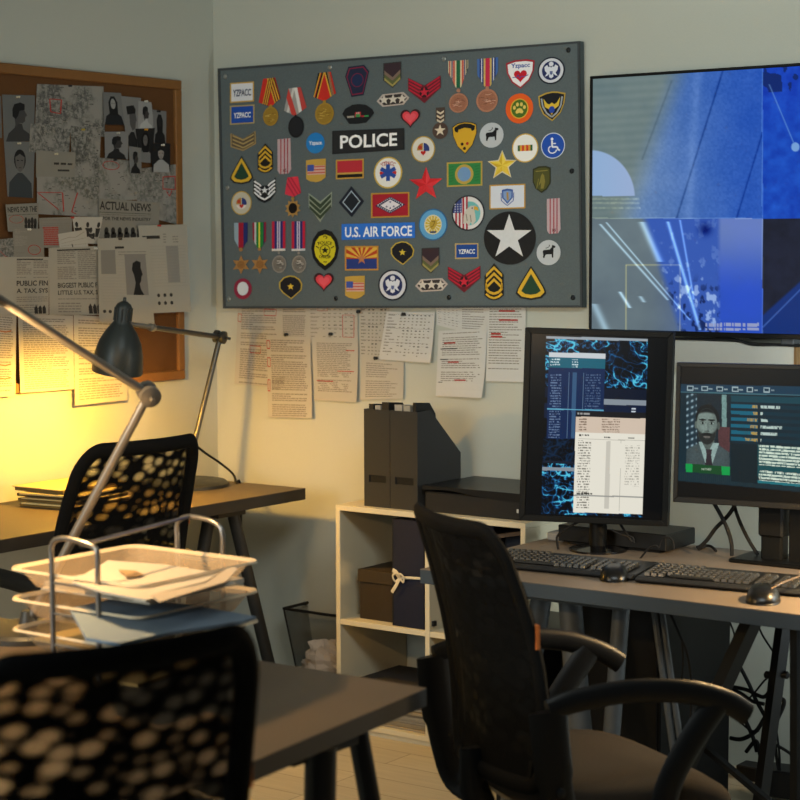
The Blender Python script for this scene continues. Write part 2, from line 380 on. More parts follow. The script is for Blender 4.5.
# tapered service medals
rib = [(-10, -21), (9.8, -21), (9.8, -13), (2.6, 6), (-2.4, 6), (-10, -10)]
medal(458.3, 81.5, 'copper disc medal on a ribbon striped green, cream and red at the top edge', rib, ['d9c9a2', (-9.2, -8, 'b8433a', 0, 0), (-7, -5.6, '6a5f7c', 0, 0), (-5.3, -3.4, 'c75a4c', 0, 0), (-1.9, 1.9, '1d6040', 0, 0), (3.4, 5.3, 'c75a4c', 0, 0), (5.6, 7, '6a5f7c', 0, 0), (8, 9.2, '2a2a30', 0, 0)], (disc(.2, 21.4, 9.6, 9.8, BRZ, M('a06a52', .5, .3, bump=1, scale=330, var=.45)), BRZ, (.2, 9, 2)))
rib = [(-10.5, -22), (10.5, -22.4), (10.3, -8), (2.8, 6), (-3, 6), (-10.2, -6)]
medal(487.6, 80.4, 'copper disc medal on a ribbon striped red, gold and blue at the top edge', rib, ['4468a8', (-8, -6.4, '28356c', 0, 0), (-6.4, -5.5, 'd8d8e0', 0, 0), (-5.4, -4, '28356c', 0, 0), (-4, 4, 'c4a860', 0, 0), (-2.2, 2.2, 'c02a48', 0, 0), (4, 5.4, '28356c', 0, 0), (5.5, 6.4, 'd8d8e0', 0, 0), (6.4, 8, '28356c', 0, 0)], (disc(-.6, 20, 10.8, 11.6, BRZ, M('a06a52', .5, .3, bump=1, scale=330, var=.45)), BRZ, (-.4, 7.6, 1.8)))
# four narrow ribbons
STB = M('b0824c', .42, .3)
def stard(cx, cy, R):
    def f(a): a.poly(star(cx, cy, R, .5, 6), STB, 3.4); a.poly(circ(cx, cy, R*.42), M('93683a', .5, .3, bump=1, scale=330, var=.4), 4)
    return f
rib = [(-6.8, -13.4), (6.8, -13.6), (6.6, 5), (1.8, 12), (-1.8, 12), (-6.4, 3.6)]
medal(240.8, 236.2, 'bronze six-pointed star on a pale blue, dark red and navy ribbon', rib, ['8fa2b0', (-2.4, 2.6, '96142c', 0, 0), (2.6, 8, '232a66', 0, 0)], (stard(.2, 28.5, 9.4), STB, (0, 13.4, 1.9)))
medal(259.2, 235.8, 'bronze six-pointed star on a green, yellow and red ribbon', rib, ['8a1c34', (-4.8, -3, 'b8b8b8', 0, 0), (-3, 4, '1f7a34', 0, 0), (-.6, .8, 'd8cc40', 0, 0), (4, 5, '2a2a50', 0, 0)], (stard(.5, 28.6, 9.4), STB, (.2, 13.4, 1.6)))
rib = [(-6.7, -14), (6.7, -14), (6.7, 14), (-6.7, 14)]
for cx, ds in ((278.6, 'third of four narrow ribbons'), (298.4, 'last of four narrow ribbons')):
    medal(cx, 235.3, 'silver disc medal on crimson and navy ribbon, '+ds, rib, ['b41d38', (-4.2, 4.2, '26286c', 0, 0), (-1.6, 1.6, 'bdb4c8', 0, 0), (-.35, .35, '26286c', 0, 0)], (disc(.6, 28.8, 7.2, 8.8, SIL, M('78736c', .5, .3, bump=1, scale=330, var=.5)), SIL, (.3, 17.6, 1.4)), bar=rect(-6.8, 13.4, 6.8, 15.6))
rib = [(-5.4, -10.5), (5.2, -11), (8.2, 5.5), (.8, 9.4), (-8, 6.2)]
def f(a):
    a.poly([(0+(8 if i % 2 == 0 else 5.6)*math.sin(PI*i/10), 20.6-(9.4 if i % 2 == 0 else 6.6)*math.cos(PI*i/10)) for i in range(20)], M('b68d50', .4, .3), 3.2); a.poly(circ(0, 20.6, 4.3, 5.2), m('120e0e', .4), 4)
medal(292.8, 187.6, 'sunburst medal with a black centre on a coral red ribbon', rib, ['cf3448', (-4, -2.6, 'a8243a', .6, 0), (0, 1.4, 'a8243a', .6, 0), (3.6, 5, 'a8243a', .6, 0)], (f, M('c9a25a', .4, .8), (0, 11, 1.7)))
# shields, chevrons, seals
def f(a):
    P = [(-9, -14.4), (6.8, -15.4), (11.8, -8.6), (6.2, 15), (-5.8, 16), (-12.2, -5)]
    a.poly(P, m('1d2138'), 2); a.poly(scl(P, .9), m('7a1f3a'), 2.4); a.poly(scl(P, .82), m('20263f'), 2.8); a.poly(circ(0, -.5, 6.4, 7), m('6e1f3c'), 3.2); a.poly(circ(0, -.5, 5.6, 6.2), m('1d2a4c'), 3.6)
badge(357.3, 80.6, 'dark navy six-sided patch with thin maroon outline', f)
for (cx, cy, d) in ((392.3, 75, 'above the silver three-star bar at the top edge'), (430.5, 260.5, 'above the three-star bar at the bottom edge')):
    def f(a):
        P = [(-9, -12.4), (8.9, -13), (9, 4), (.4, 13), (-9, 5)]
        a.poly(P, m('32302e'), 2)
        a.poly([(-8, -11.6), (8, -12), (8, -5), (.2, 2.2), (-8, -5)], m('37272e'), 2.4)
        for i, c in enumerate(('7a6458', '5a5f38', '9a8f52')): y = -5+i*3.6; a.poly([(-8, y), (.2, y+7.2), (8, y), (8, y+(3.6 if i < 2 else 2.6)), (.3, y+(10.8 if i < 2 else 9.6)), (-8, y+(3.6 if i < 2 else 2.6))], m(c), 2.4)
    badge(cx, cy, 'olive and brown chevron pennant '+d, f)
for (cx, cy, d) in ((393, 99.3, 'under the brown chevron pennant at the top'), (431.5, 284.8, 'at the bottom edge of the board')):
    def f(a):
        P = [(-16.4, 1), (-10.6, -5.6), (10.6, -6.6), (16.4, -.6), (10.8, 6), (-10.4, 7)]
        a.poly(P, m('b9aaa0'), 2); a.poly(scl(P, .86, ky=.78), m('38302e'), 2.5)
        for x in (-9, 0, 9): a.poly(star(x, 0, 5.3, .42), m('d0c6b8'), 3.2)
    badge(cx, cy, 'six-sided bar patch with three pale stars '+d, f)
def f(a):
    P = [(-16, -1), (-13, -6), (-6, -9.6), (1, -10), (8, -8.6), (14, -4), (16, 0), (12, 5), (8, 9), (0, 9.8), (-9, 9.4), (-12.6, 4)]
    a.poly(P, m('15171a'), 2); a.quads([(-3.2, -2, 2.6, 3)], m('b02a34'), 2.6); a.quads([(-2.4, 0, 1.8, 3)], m('3a8a48'), 2.8); a.quads([(-11, 1.4, -4, 3.4)], m('9a9488'), 2.6); a.quads([(3, 1.6, 6, 3.4)], m('a02030'), 2.6); a.quads([(6, 1.8, 10.4, 3.2)], m('3f9a52'), 2.6); a.quads([(-1.6, -2, -.8, 0), (.2, -2, 1, 0)], m('d8b0a8'), 2.9)
badge(358.2, 114, 'black cap-shaped patch with a tiny row of colour bars', f)
for (cx, cy, d) in ((424.2, 88.2, 'near the top edge of the board'), (464, 277.6, 'at the bottom edge of the board')):
    def f(a):
        P = [(-16.2, -11.4), (0, -2.6), (16.4, -11.8), (16.6, .4), (.2, 15), (-16.2, 1)]
        a.poly(P, m('6a1c28'), 2)
        for i in range(4):
            y = -10.6+i*3.3
            a.poly([(-15.4, y), (-2.4, y+7.6+i*.4), (-2.4, y+9.2+i*.4), (-15.4, y+1.7)], m('b51e34'), 2.5, False); a.poly([(15.6, y-.4), (2.4, y+7.6+i*.4), (2.4, y+9.2+i*.4), (15.6, y+1.3)], m('b51e34'), 2.5, False)
        a.poly(circ(0, 4, 4.6, 5.2), m('34141a'), 2.8); a.poly(star(0, 4, 5.4), m('c42438'), 3.2)
    badge(cx, cy, 'dark red winged chevron patch with a small star '+d, f)
for (cx, cy, d) in ((410.3, 118.6, 'right of the black cap-shaped patch'), (323.8, 282.2, 'below the black and yellow oval badge')):
    def f(a): a.poly(heart(0, 0, 20, 19), m('3c1a1e'), 2); a.poly(heart(0, 0, 16, 15), m('d8424c'), 2.8); a.poly(heart(0, -.3, 11, 10), m('e05560'), 3.4)
    badge(cx, cy, 'red heart patch with dark edge '+d, f, name='heart_patch')
def f(a):
    a.poly(rect(-4.8, -15.6, 4.4, -2), m('4a3c34'), 2); a.poly(circ(-.4, 7.6, 7.8, 8.4), m('4f3d34'), 2.2)
    for y in (-10.5, -6.2, -2): a.poly(chev(-.2, y, 3.6, 2.2, 2), m('d0c0a8'), 2.8, False)
    a.poly(star(-.6, 7.4, 6), m('d8c8b0'), 3)
badge(440.6, 123, 'brown key-shaped patch with chevrons over a pale star', f)
def f(a):
    P = [(-14.6, -11.6), (-6, -14), (6, -14.4), (14.2, -12.6), (13.6, -3), (9, 7), (0, 14.6), (-8.6, 8), (-13.6, -2)]
    a.poly(P, m('a32430'), 2); a.poly(scl(P, .88), m('e9e6e6'), 2.5); a.text('Yzpacc', 0, -8, 19, 6, m('2a4a9c'), 3); a.poly(heart(0, 2.4, 13, 12.4), m('c01826'), 3); a.line([(-8, 3), (-4, 3), (-2.4, .6), (-.6, 4.4), (1, 2.2), (4, 3), (8, 1.2)], .7, m('3a4a90'), 3.4)
badge(520.4, 74, 'white shield badge with red heart and blue letters', f)
for (cx, cy, rx, ry, d) in ((551.2, 70.5, 13.6, 13.6, 'in the top right corner'), (392.6, 285, 14.4, 15.6, 'at the bottom middle of the board')):
    def f(a):
        a.poly(circ(0, 0, rx, ry), m('1c1f2c'), 2); a.poly(circ(0, 0, rx*.9, ry*.9), m('cfd0d6'), 2.4); a.poly(circ(0, 0, rx*.68, ry*.7), m('222c5a'), 2.8)
        w = m('d6d8e0')
        a.poly(scl([(0, -3), (1.6, -4.4), (2.8, -3.4), (4.2, -6), (7, -4), (6.4, 0), (4.4, 2.4), (6.6, 6), (4, 5), (2, 3.2), (2.2, 6.6), (0, 8), (-2.2, 6.6), (-2, 3.2), (-4, 5), (-6.6, 6), (-4.4, 2.4), (-6.4, 0), (-7, -4), (-4.2, -6), (-2.8, -3.4), (-1.6, -4.4)], rx/14), w, 3.2); a.poly(circ(0, -rx*.48, rx*.17), w, 3.2); a.poly(scl([(-1.6, .6), (1.6, .6), (1.4, 3.4), (0, 4.8), (-1.4, 3.4)], rx/14), m('5a6490'), 3.5)
    badge(cx, cy, 'round navy seal with white eagle and pale rim '+d, f)
def f(a):
    a.poly(circ(0, 0, 13.8, 15), m('e05a1c'), 2); a.poly(circ(0, .2, 9, 10), m('d6b038'), 2.6); a.poly(circ(0, .2, 8, 9), m('47661c'), 3)
    y = m('dcc060')
    a.poly([(-4, 3.4), (-2.4, .6), (0, -.4), (2.4, .6), (4, 3.4), (3, 5.2), (0, 4.4), (-3, 5.2)], y, 3.5)
    for x, q in ((-5, -1), (-2, -4), (2, -4), (5, -1)): a.poly(circ(x, q, 1.5, 2, 12), y, 3.5)
badge(519.4, 108.4, 'orange round badge with yellow paw print on green', f)
def f(a):
    P = [(-13.6, -10.6), (-6, -13.6), (0, -14.6), (6, -14.2), (13.8, -12.2), (12.6, -2), (9, 7), (.4, 15.2), (-8.6, 8), (-12.6, -1)]
    a.poly(P, m('b8973c'), 2); a.poly(scl(P, .9), m('15161a'), 2.4); a.line([(-10.4, -8), (-9, 0), (-5, 7), (0, 11), (5, 7), (9, 0), (10.4, -9)], 1.6, m('9aa0a8'), 2.8)
    w = m('d9b436'); a.poly([(-8.4, -7.8), (-5, -3), (-2.4, -1.6), (0, -3.6), (2.4, -1.6), (5, -3.2), (8.4, -8.6), (7, 0), (3, 3), (0, 9), (-3, 3), (-7, .6)], w, 3.2); a.poly(circ(0, 3.6, 3, 3.4), m('2444a0'), 3.8)
badge(551.8, 106, 'black shield patch with golden eagle and blue centre', f)
# POLICE and U.S. AIR FORCE strips
def f(a): a.poly([(-36, -11), (36, -10), (36.2, 11.6), (-36, 12.4)], m('1d1e20'), 2.4); a.poly([(-34.6, -9.8), (34.6, -8.8), (34.8, 10.6), (-34.6, 11.2)], m('232426'), 2.8); a.text('POLICE', .4, .7, 57, 13.4, m('f2f2f2', .6), 3.6)
badge(368.2, 140, 'wide black strip patch reading POLICE in white letters', f, name='name_strip')
def f(a): a.poly([(-36.6, -8), (36.6, -8.2), (36.8, 7.4), (-36.6, 7.8)], m('2a6fd0'), 2.4); a.text('U.S. AIR FORCE', .3, .2, 67, 10.4, m('eef2fa', .6), 3.4)
badge(378.2, 231.3, 'wide bright blue strip patch reading U.S. AIR FORCE', f, name='name_strip', sh=-.022)
def f(a): a.poly(circ(0, 0, 9.2, 10.4), m('1f78c0'), 2.4); a.text('Yzpacc', 0, .4, 13, 5, m('dfe8f2'), 3)
badge(315.4, 143, 'small plain blue round badge with white letters', f)
def f(a):
    P = [(-12.8, -8), (0, -1.6), (12.4, -9), (12.8, 4), (0, 10.6), (-12.6, 6)]
    a.poly(P, m('9a8356'), 2); a.poly(scl(P, .9, ky=.86), m('5a4c3a'), 2.4)
    for y in (.4, 4.2, 8): a.poly(chev(0, y-1.4, 10.6, 5, 1.5), m('a8905c'), 2.9, False)
badge(243.2, 140.4, 'tan and brown three-stripe chevron patch at the left edge', f)
for (cx, cy, k, d) in ((265.2, 158.4, 1, 'left of the pink striped bar'), (494, 282, 1.25, 'second from the right in the bottom row')):
    def f(a):
        P = scl([(0, -15.4), (7.6, -6), (7.8, 11), (4, 14), (0, 15), (-4, 14), (-7.6, 11), (-7.6, -5)], k, ky=k*.98); a.poly(P, m('191815'), 2); y = m('d0a42e')
        for q in (-13.4, -8.6, -3.8): a.poly(scl(chev(0, q+.6, 6.4, -6.4, 2.6), k), y, 2.6, False)
        a.line(scl([(-6.4, 5), (-4, 8), (0, 9.4), (4, 8), (6.4, 5)], k), 2*k, y, 2.6); a.line(scl([(-6.4, 9.4), (-3.6, 11.8), (0, 13), (3.6, 11.8), (6.4, 9.4)], k), 1.7*k, y, 2.6); a.line(scl([(-6.2, 5), (-6.2, 1)], k), 1.2*k, y, 2.6); a.line(scl([(6.2, 5), (6.2, 1)], k), 1.2*k, y, 2.6)
    badge(cx, cy, 'tall yellow and black chevron patch, '+d, f)
for (cx, cy, d) in ((284.2, 156.6, 'left of the small blue round badge'), (553.6, 216.4, 'near the right edge of the board')):
    def f(a):
        P = [(-6.8, -17.6), (6.2, -18.2), (7, 13), (4.4, 17), (-4.4, 17.4), (-6.6, 14)]; a.poly(P, m('b8a2a6'), 2)
        for x in (-3.4, .2, 3.4): a.poly(band(P, x-.5, x+.5), m('9a2a38'), 2.4, False)
        a.text('XS', .2, 13.8, 4, 3, m('5a1820'), 2.8)
    badge(cx, cy, 'pale pink vertical bar with red stripes '+d, f, name='ribbon_bar')
for (cx, cy, k, d) in ((241.5, 170.6, 1, 'at the left edge of the board'), (531, 283.6, 1.32, 'in the bottom right corner')):
    def f(a):
        P = scl([(0, -14.6), (5, -6), (10.4, 4), (11.6, 8), (8, 12), (0, 13.6), (-8, 12), (-11.6, 8), (-10.4, 4), (-5, -6)], k, ky=1+.55*(k-1)*1.2); ky = P[0][1]/-14.6
        a.poly(P, m('20201c'), 2); a.poly(scl(P, .88, (0, 1)), m('d2a830'), 2.5); a.poly([(x*k, y*ky) for x, y in [(0, -8), (4, -.4), (7.4, 6), (4.4, 8.4), (0, 9.2), (-4.4, 8.4), (-7.4, 6), (-4, -.4)]], m('20402c'), 3)
    badge(cx, cy, 'teardrop patch with yellow border and green centre '+d, f)
def f(a):
    P = [(-11.2, -12), (-4, -5), (0, -4.6), (4, -5), (11, -12.6), (11.4, 2), (6, 10), (0, 12.6), (-6, 10), (-11.2, 3)]; a.poly(P, m('17181b'), 2); w = m('e0e0e2')
    for q in range(4):
        y = -9.4+q*3.6; a.line([(-10.4, y), (-5, y+3.6+.5*q), (-3.6 if q < 3 else 0, y+5.2+.9*q)], 1.7, w, 2.6); a.line([(10.4, y-.4), (5, y+3.4+.5*q), (3.6 if q < 3 else 0, y+5.2+.9*q)], 1.7, w, 2.6)
    a.poly(circ(0, .2, 4.2), m('17181b'), 2.9); a.poly(star(0, 0, 3.8), w, 3.2)
badge(264.6, 190.3, 'black patch with white curved chevrons around a small star', f)
for (cx, cy, rx, ry, d) in ((241.4, 203, 10.2, 12, 'near the left edge of the board'), (423.2, 149.2, 12, 13.2, 'right of the POLICE strip')):
    def f(a):
        k = rx/12; a.poly(circ(0, 0, rx, ry), m('b59644'), 2); a.poly(circ(0, 0, rx*.9, ry*.91), m('d6d2c6' if cx > 300 else 'bdb7a4'), 2.5)
        c = circ(0, .4, 6.2*k, 6.8*k); a.poly(clip(clip(c, 1, 0, -.4), 0, 1, 1), m('b07a30'), 3); a.poly(clip(clip(c, -1, 0, -.4), 0, 1, 2), m('2c3a74'), 3); a.poly(clip(c, 0, -1, -2), m('dcd0c8'), 3); a.poly(heart(0, 4*k, 5*k, 5*k), m('b8261e'), 3.4); a.poly(circ(-3*k, -2*k, 2*k), m('b03a24'), 3.4)
    badge(cx, cy, 'cream oval seal with a small colourful crest '+d, f)
for (cx, cy, d) in ((316, 170.6, 'under the small blue round badge'), (355, 287.4, 'in the bottom row beside the eagle seal')):
    def f(a):
        P = [(-10, -10.6), (-3, -11.4), (9.8, -11.6), (9.6, 7), (5, 10.4), (0, 11.6), (-6, 10.4), (-9.8, 8)]; a.poly(P, m('c09a44'), 2.2); a.quads([(-8.6, -5, 9, 4)], m('cda89c'), 2.8)
        for q in range(3): a.quads([(-8.6, -4.6+q*3, 9, -3.2+q*3)], m('c0604e'), 3)
        a.quads([(-8.8, -6, -2, .4)], m('3f52a0'), 3.3)
    badge(cx, cy, 'gold shield pin with a small American flag '+d, f)
def f(a): bordered(28, 19.6, 'bb9440', 'b22c38', 1.4)(a); a.quads([(-12.6, 3.4, 12.6, 5.2)], m('c09a48'), 2.8); a.quads([(-12.6, 5.2, 12.6, 8.4)], m('1b1612'), 2.9)
badge(349.8, 169, 'red and black rectangle patch with gold edge under the POLICE strip', f)
def f(a):
    a.poly(circ(0, 0, 14.2, 15.9), m('c8aa48'), 2); a.poly(circ(0, 0, 12.8, 14.5), m('e4e2dc'), 2.5); a.text('YZPACC', 0, -9.6, 15, 3.8, m('a82c34'), 3, arc=13)
    for k in range(3): a.poly([(math.cos(PI*k/3+PI/2)*l*8.4-math.sin(PI*k/3+PI/2)*w*2, math.sin(PI*k/3+PI/2)*l*8.4+math.cos(PI*k/3+PI/2)*w*2) for l, w in ((-1, -1), (1, -1), (1, 1), (-1, 1))], m('24489c'), 3+.15*k)
    for x in (-1, 1): a.poly([(x*7.6, -1.8), (x*4, 0), (x*7.6, 2.2), (x*8.6, .2)], m('c0302c'), 3.6)
badge(388, 172.6, 'white round badge with a blue six-armed medical star', f)
def f(a):
    P = [(-12.4, -11), (-7, -14.4), (0, -15.6), (7, -15), (12, -12.6), (12.4, -4), (8, 8), (.6, 16.6), (-7, 9), (-11.6, -2)]; a.poly(P, m('2a241a'), 1.8); a.poly(scl(P, .95), m('d0a228'), 2.3)
    a.poly([(-10.4, -10), (-5, -13.2), (0, -14), (6, -13.4), (10.6, -11), (9.8, -7), (7.2, -6), (6.4, -8.6), (0, -9.8), (-6, -8), (-6.6, -5), (-9.6, -6.4)], m('191714'), 3)
    for x, y, c in ((-2.4, 6.6, '2a1a12'), (2.8, 6.2, 'b02a20'), (0, 11, '2a1a12')): a.poly(circ(x, y, 1.5, 1.6, 10), m(c), 3)
badge(464.5, 137.4, 'yellow shield patch with black arch across the top', f)
for (cx, cy, d) in ((491.6, 135.2, 'beside the yellow shield patch'), (548.6, 252.6, 'right of the big white star')):
    def f(a):
        a.poly(circ(0, 0, 12, 12.6), m('b9bdc0'), 2.4); k = m('15161a')
        a.poly([(-6, -1), (-5, -2.6), (1, -3.2), (3, -5.2), (3.6, -7.6), (6.8, -6.6), (6.6, -4.8), (5, -4.4), (4.8, .4), (4.6, 5.2), (3.4, 5.2), (3, 1.6), (-2.4, 1.8), (-3.2, 2.4), (-4.2, 5.4), (-5.6, 5.2), (-5.4, 2)], k, 2.9, False); a.line([(-3, -4.6), (-1, -4.8), (1, -6.6), (.6, -8)], .6, k, 2.9)
    badge(cx, cy, 'light grey round badge with black dog silhouette '+d, f)
def f(a):
    a.poly(circ(0, 0, 13.2, 14.6), m('c9a446'), 2); a.poly(circ(0, 0, 12.1, 13.4), m('e8e6e0'), 2.5)
    for i, c in enumerate(('2c5a34', 'd09a3a', 'c03a26', 'd8a040', 'c03a26', 'd09a3a', '2c5a34')): a.quads([(-7.4+i*2.1, -3, -5.3+i*2.1, 3)], m(c), 3)
badge(525.2, 148, 'white round badge with a red, gold and green ribbon bar', f)
def f(a):
    a.poly(circ(0, 0, 12.1, 13), m('c8d0dc'), 2); a.poly(circ(0, 0, 11.2, 12.1), m('1c4cab'), 2.5); w = m('e4e8ee')
    a.poly(circ(-1, -6.6, 1.4, 1.5, 12), w, 3); a.line([(-1, -5), (-.8, 1.4), (4, 1.4), (5.6, 5), (7, 4.4)], 1.7, w, 3); a.line([(-1, -2), (3, -2)], 1.1, w, 3); a.line([(x, y) for x, y in [(-2.6, .4), (-4.4, 2.4), (-4.4, 5), (-2.6, 7.2), (0, 7.6), (2.6, 6.4), (3.6, 4.2)]], 1.2, w, 3)
badge(553, 145.6, 'blue round badge with white wheelchair symbol', f)
def f(a):
    P = [(-11.6, -14), (0, -5), (11.8, -14.6), (11.6, 0), (6, 6), (0, 15.6), (-6, 7), (-11.4, 1)]; a.poly(P, m('8a9484'), 2)
    for q in (0, 1, 2): a.poly([(-10.8, -12+q*5.4), (0, -2.6+q*5.6), (10.8, -12.6+q*5.4), (10.8, -9+q*5), (0, 2+q*5.4), (-10.8, -8.4+q*5)], m('33412f'), 2.6, False)
badge(320.2, 206.6, 'green three-stripe chevron patch with pale outline', f)
def f(a):
    P = [(0, -15.6), (12.8, 0), (.4, 15.6), (-12.6, .6)]; a.poly(P, m('181d2a'), 2); a.poly(scl(P, .72), m('9fb0c0'), 2.5); a.poly(scl(P, .62), m('1a2028'), 2.9)
badge(351.3, 201.6, 'dark navy diamond patch with thin pale inner outline', f)
def f(a):
    bordered(38.4, 25, 'b98c38', 'a01c2c', 1.4)(a); P = [(0, -8.4), (15, 0), (0, 8.6), (-15, .4)]; a.poly(P, m('20244a'), 3); a.poly(scl(P, .66), m('dcdae0'), 3.4)
    for i in range(7):
        for s1 in (-1, 1):
            for s2 in (-1, 1): t = (i+.5)/7; a.poly(circ(s1*13*(1-t), s2*7.3*t, .55, .55, 6), m('e0e0e8'), 3.4, False)
    for x, y in ((0, -3), (-3.6, 1.6), (0, 3.2), (3.6, 1.6)): a.poly(star(x, y, 1.5), m('28306a'), 3.8, False)
badge(390.2, 205, 'red flag patch with white diamond edged in blue', f)
def star3(R, c1, c2, edge=None):
    def f(a):
        if edge: a.poly(star(0, 0, R*1.1, .45), m(edge), 1.6)
        P = star(0, 0, R, .4); c = a.fn(0, 0, 6.5*a.step)
        for i in range(10): a.mb.add([a.fn(*P[i], 2*a.step), a.fn(*P[(i+1) % 10], 2*a.step), c], [(0, 1, 2)], m(c1 if i % 2 else c2, .5))
        a.poly(P, m(c1), 2)
    return f
badge(426, 184.4, 'bright red faceted five-point star in the middle of the board', star3(17.6, 'c8242c', 'd83038'), name='star_badge')
badge(502.2, 165.4, 'small gold faceted five-point star above the white flag patch', star3(14, 'd4b030', 'e4c848', 'd8ccb0'), name='star_badge')
def f(a):
    bordered(35.6, 24.6, 'b39a4a', '2e7d42', 1.6)(a); a.poly(circ(-.4, .2, 9.2, 10), m('b49a48'), 3.2); a.poly(circ(-.4, .2, 6.6, 7.2), m('6d93bd'), 3.7)
    for i in range(6): a.line([(-15, -7+i*2.8), (-11, -8+i*2.8)], .6, m('236a36'), 3); a.line([(10, -7+i*2.8), (15, -8+i*2.8)], .6, m('236a36'), 3)
badge(464.6, 174, 'green rectangle patch with a blue disc ringed in gold', f)
def f(a):
    P = [(-8.8, -11), (-3, -13.4), (4, -13.6), (9, -11.6), (9, 4), (5, 10), (0, 13.4), (-6, 9), (-9, 2)]; a.poly(P, m('2e3018'), 2); a.poly(scl(P, .88), m('4c4c22'), 2.4); w = m('7d7434'); a.poly([(-.6, -4), (.8, -6.2), (2.6, -4), (3.4, 2), (2, 9), (-1, 9), (-.4, 3), (-3, 6)], w, 2.9); a.line([(-3, -1), (-5, 9)], .7, w, 2.9); a.line([(-6, -8.4), (6, -9)], 1, w, 2.9)
badge(541.6, 179.6, 'dull olive shield patch with a figure in relief', f)
def f(a):
    bordered(36, 24.6, 'b98f3e', 'cfd3dc', 1.3)(a); P = [(-5.6, -7), (0, -8), (5.6, -7), (5.4, 1), (0, 7.4), (-5.4, 1)]; a.poly(P, m('3d5a9c'), 3.1); a.poly(scl(P, .74), m('7d98c4'), 3.5); a.line([(0, -4.4), (.4, 3.4)], 2, m('a8884c'), 3.9); a.line([(-6.4, -4), (-6, 4), (0, 9), (6, 4), (6.4, -4)], .8, m('4a62a0'), 3.3)
badge(507.4, 196.6, 'white flag patch with a blue crest and gold edge', f)
def f(a):
    a.poly(circ(0, 0, 16.6, 17.8), m('23242a'), 2); c = circ(0, 0, 15.2, 16.4); a.poly(c, m('d6d4d2'), 2.5)
    for i in range(4): a.poly(band(c, -13+i*3.6, -11.2+i*3.6), m('a82838'), 2.9, False)
    a.poly(clip(clip(c, 1, 0, -6.4), 0, 1, -.4), m('31407c'), 3.2)
    for i in range(3):
        for j in range(4): a.poly(circ(-13+i*2.6, -9+j*2.4, .6, .6, 6), m('d8d8e0'), 3.5, False)
    a.poly(clip(circ(1.6, .4, 10.6, 12), -1, 0, .6), m('6cb4b4'), 2.9)
    a.poly([(-5, 10.6), (-4.6, 2), (-2, -3.6), (2.4, -7), (7, -7.2), (10, -4.6), (10, -2.6), (6, -3), (7, 2), (7.6, 8), (4, 12.6), (2.6, 9), (.6, 13), (-1.6, 10)], m('c6c0b4'), 3.5); a.poly([(6, -6.8), (9.6, -5.6), (10.4, -1.6), (8.4, -2.8), (5.4, -3.2)], m('d0a030'), 3.9); a.line([(-2, 1), (-1, 8)], 1, m('8a8478'), 3.9); a.line([(2, 2), (3, 9)], 1, m('8a8478'), 3.9); a.poly(circ(4, -4.8, .8, .8, 8), m('1a1a1a'), 4)
badge(468.2, 213, 'round patch with an eagle head over a striped flag', f)
def f(a):
    a.poly(circ(0, 0, 14.4, 15.9), m('2c6396'), 2); a.poly(circ(0, 0, 13.3, 14.7), m('5fa0cd'), 2.5); a.poly(circ(0, 0, 8.8, 9.9), m('d8cfae'), 3)
    for k in range(14): t = 2*PI*k/14; a.poly([(math.sin(t-.16)*7.8, -math.cos(t-.16)*8.8), (math.sin(t+.16)*7.8, -math.cos(t+.16)*8.8), (math.sin(t)*2, -math.cos(t)*2)], m('c9ae38'), 3.3, False)
    a.poly([(-3.6, -2), (-1, -5), (3.4, -5), (4.4, -1), (2, 3), (0, 5.6), (-3.4, 3)], m('b89a34'), 3.6); a.line([(-1.4, -3), (2, -3.4), (.4, 1), (-2, 2.6)], .7, m('6e5a22'), 4); a.quads([(-3, 6.6, 3, 8.4)], m('2a3a60'), 3.6)
badge(433, 224.6, 'light blue round seal with a golden emblem in the centre', f)
def f(a): a.poly(circ(0, 0, 26, 26.6, 48), M('1b1b1c', .8, var=.4, scale=60), 2.4); a.poly(star(-.6, -.6, 23.4, .385), M('d0d0d0', .8, var=.08, scale=90), 3.4)
badge(509.8, 238, 'largest badge, a black disc with a big white star', f, sh=0)
def f(a):
    P = [(0, -21), (7, -18.4), (12, -11), (13.8, -2), (11.8, 8), (6.6, 15.4), (0, 20.4), (-6.6, 15.4), (-11.8, 8), (-13.8, -2), (-12, -11), (-7, -18.4)]; a.poly(P, m('121212'), 2); Q = scl(P, .8, (0, 0)); a.poly([(x*.98, y*.94) for x, y in Q], m('c9bd1e'), 2.6); k = m('17160e')
    a.text('POLICE', 0, -7.6, 14, 3.4, k, 3.1, arc=20); a.poly(circ(0, .2, 5.4, 5.8), k, 3); a.poly(circ(0, .2, 4.6, 5), m('c9bd1e'), 3.3); a.poly(star(0, 0, 4.2), k, 3.6); a.line([(-9, -4), (-6, -2)], 1, k, 3.1); a.line([(9, -4), (6, -2)], 1, k, 3.1); a.text('OFFICER', 0, 7, 12, 2.8, k, 3.1, arc=-20); a.line([(-1.6, 11.6), (1.8, 11.8)], 1, k, 3.1); a.line([(-2, -13), (0, -14.6), (2.4, -12.8), (.4, -11.4)], .8, k, 3.1)
badge(325, 250.2, 'yellow oval police badge patch with thick black border', f, sh=0)
def f(a):
    bordered(33.6, 24.4, 'c08a38', '24387c', 1.5)(a); up = rect(-15.3, -10.7, 15.3, .6)
    a.poly(up, m('b5401e'), 3, False)
    for k in range(7):
        a0 = PI*(k*2+.6)/14; a1 = PI*(k*2+1.6)/14
        P = [(0, .6)]+[(-40*math.cos(t), .6-40*math.sin(t)) for t in (a0, a1)]
        for (aa, bb, cc) in ((1, 0, 15.3), (-1, 0, 15.3), (0, -1, 10.7)): P = clip(P, aa, bb, cc)
        a.poly(P, m('d8ac44'), 3.2, False)
    a.poly(star(0, .8, 5.6), m('b8744a'), 3.8)
badge(361.6, 258.2, 'flag patch with a sunburst over a blue half and copper star', f, sh=-.01)
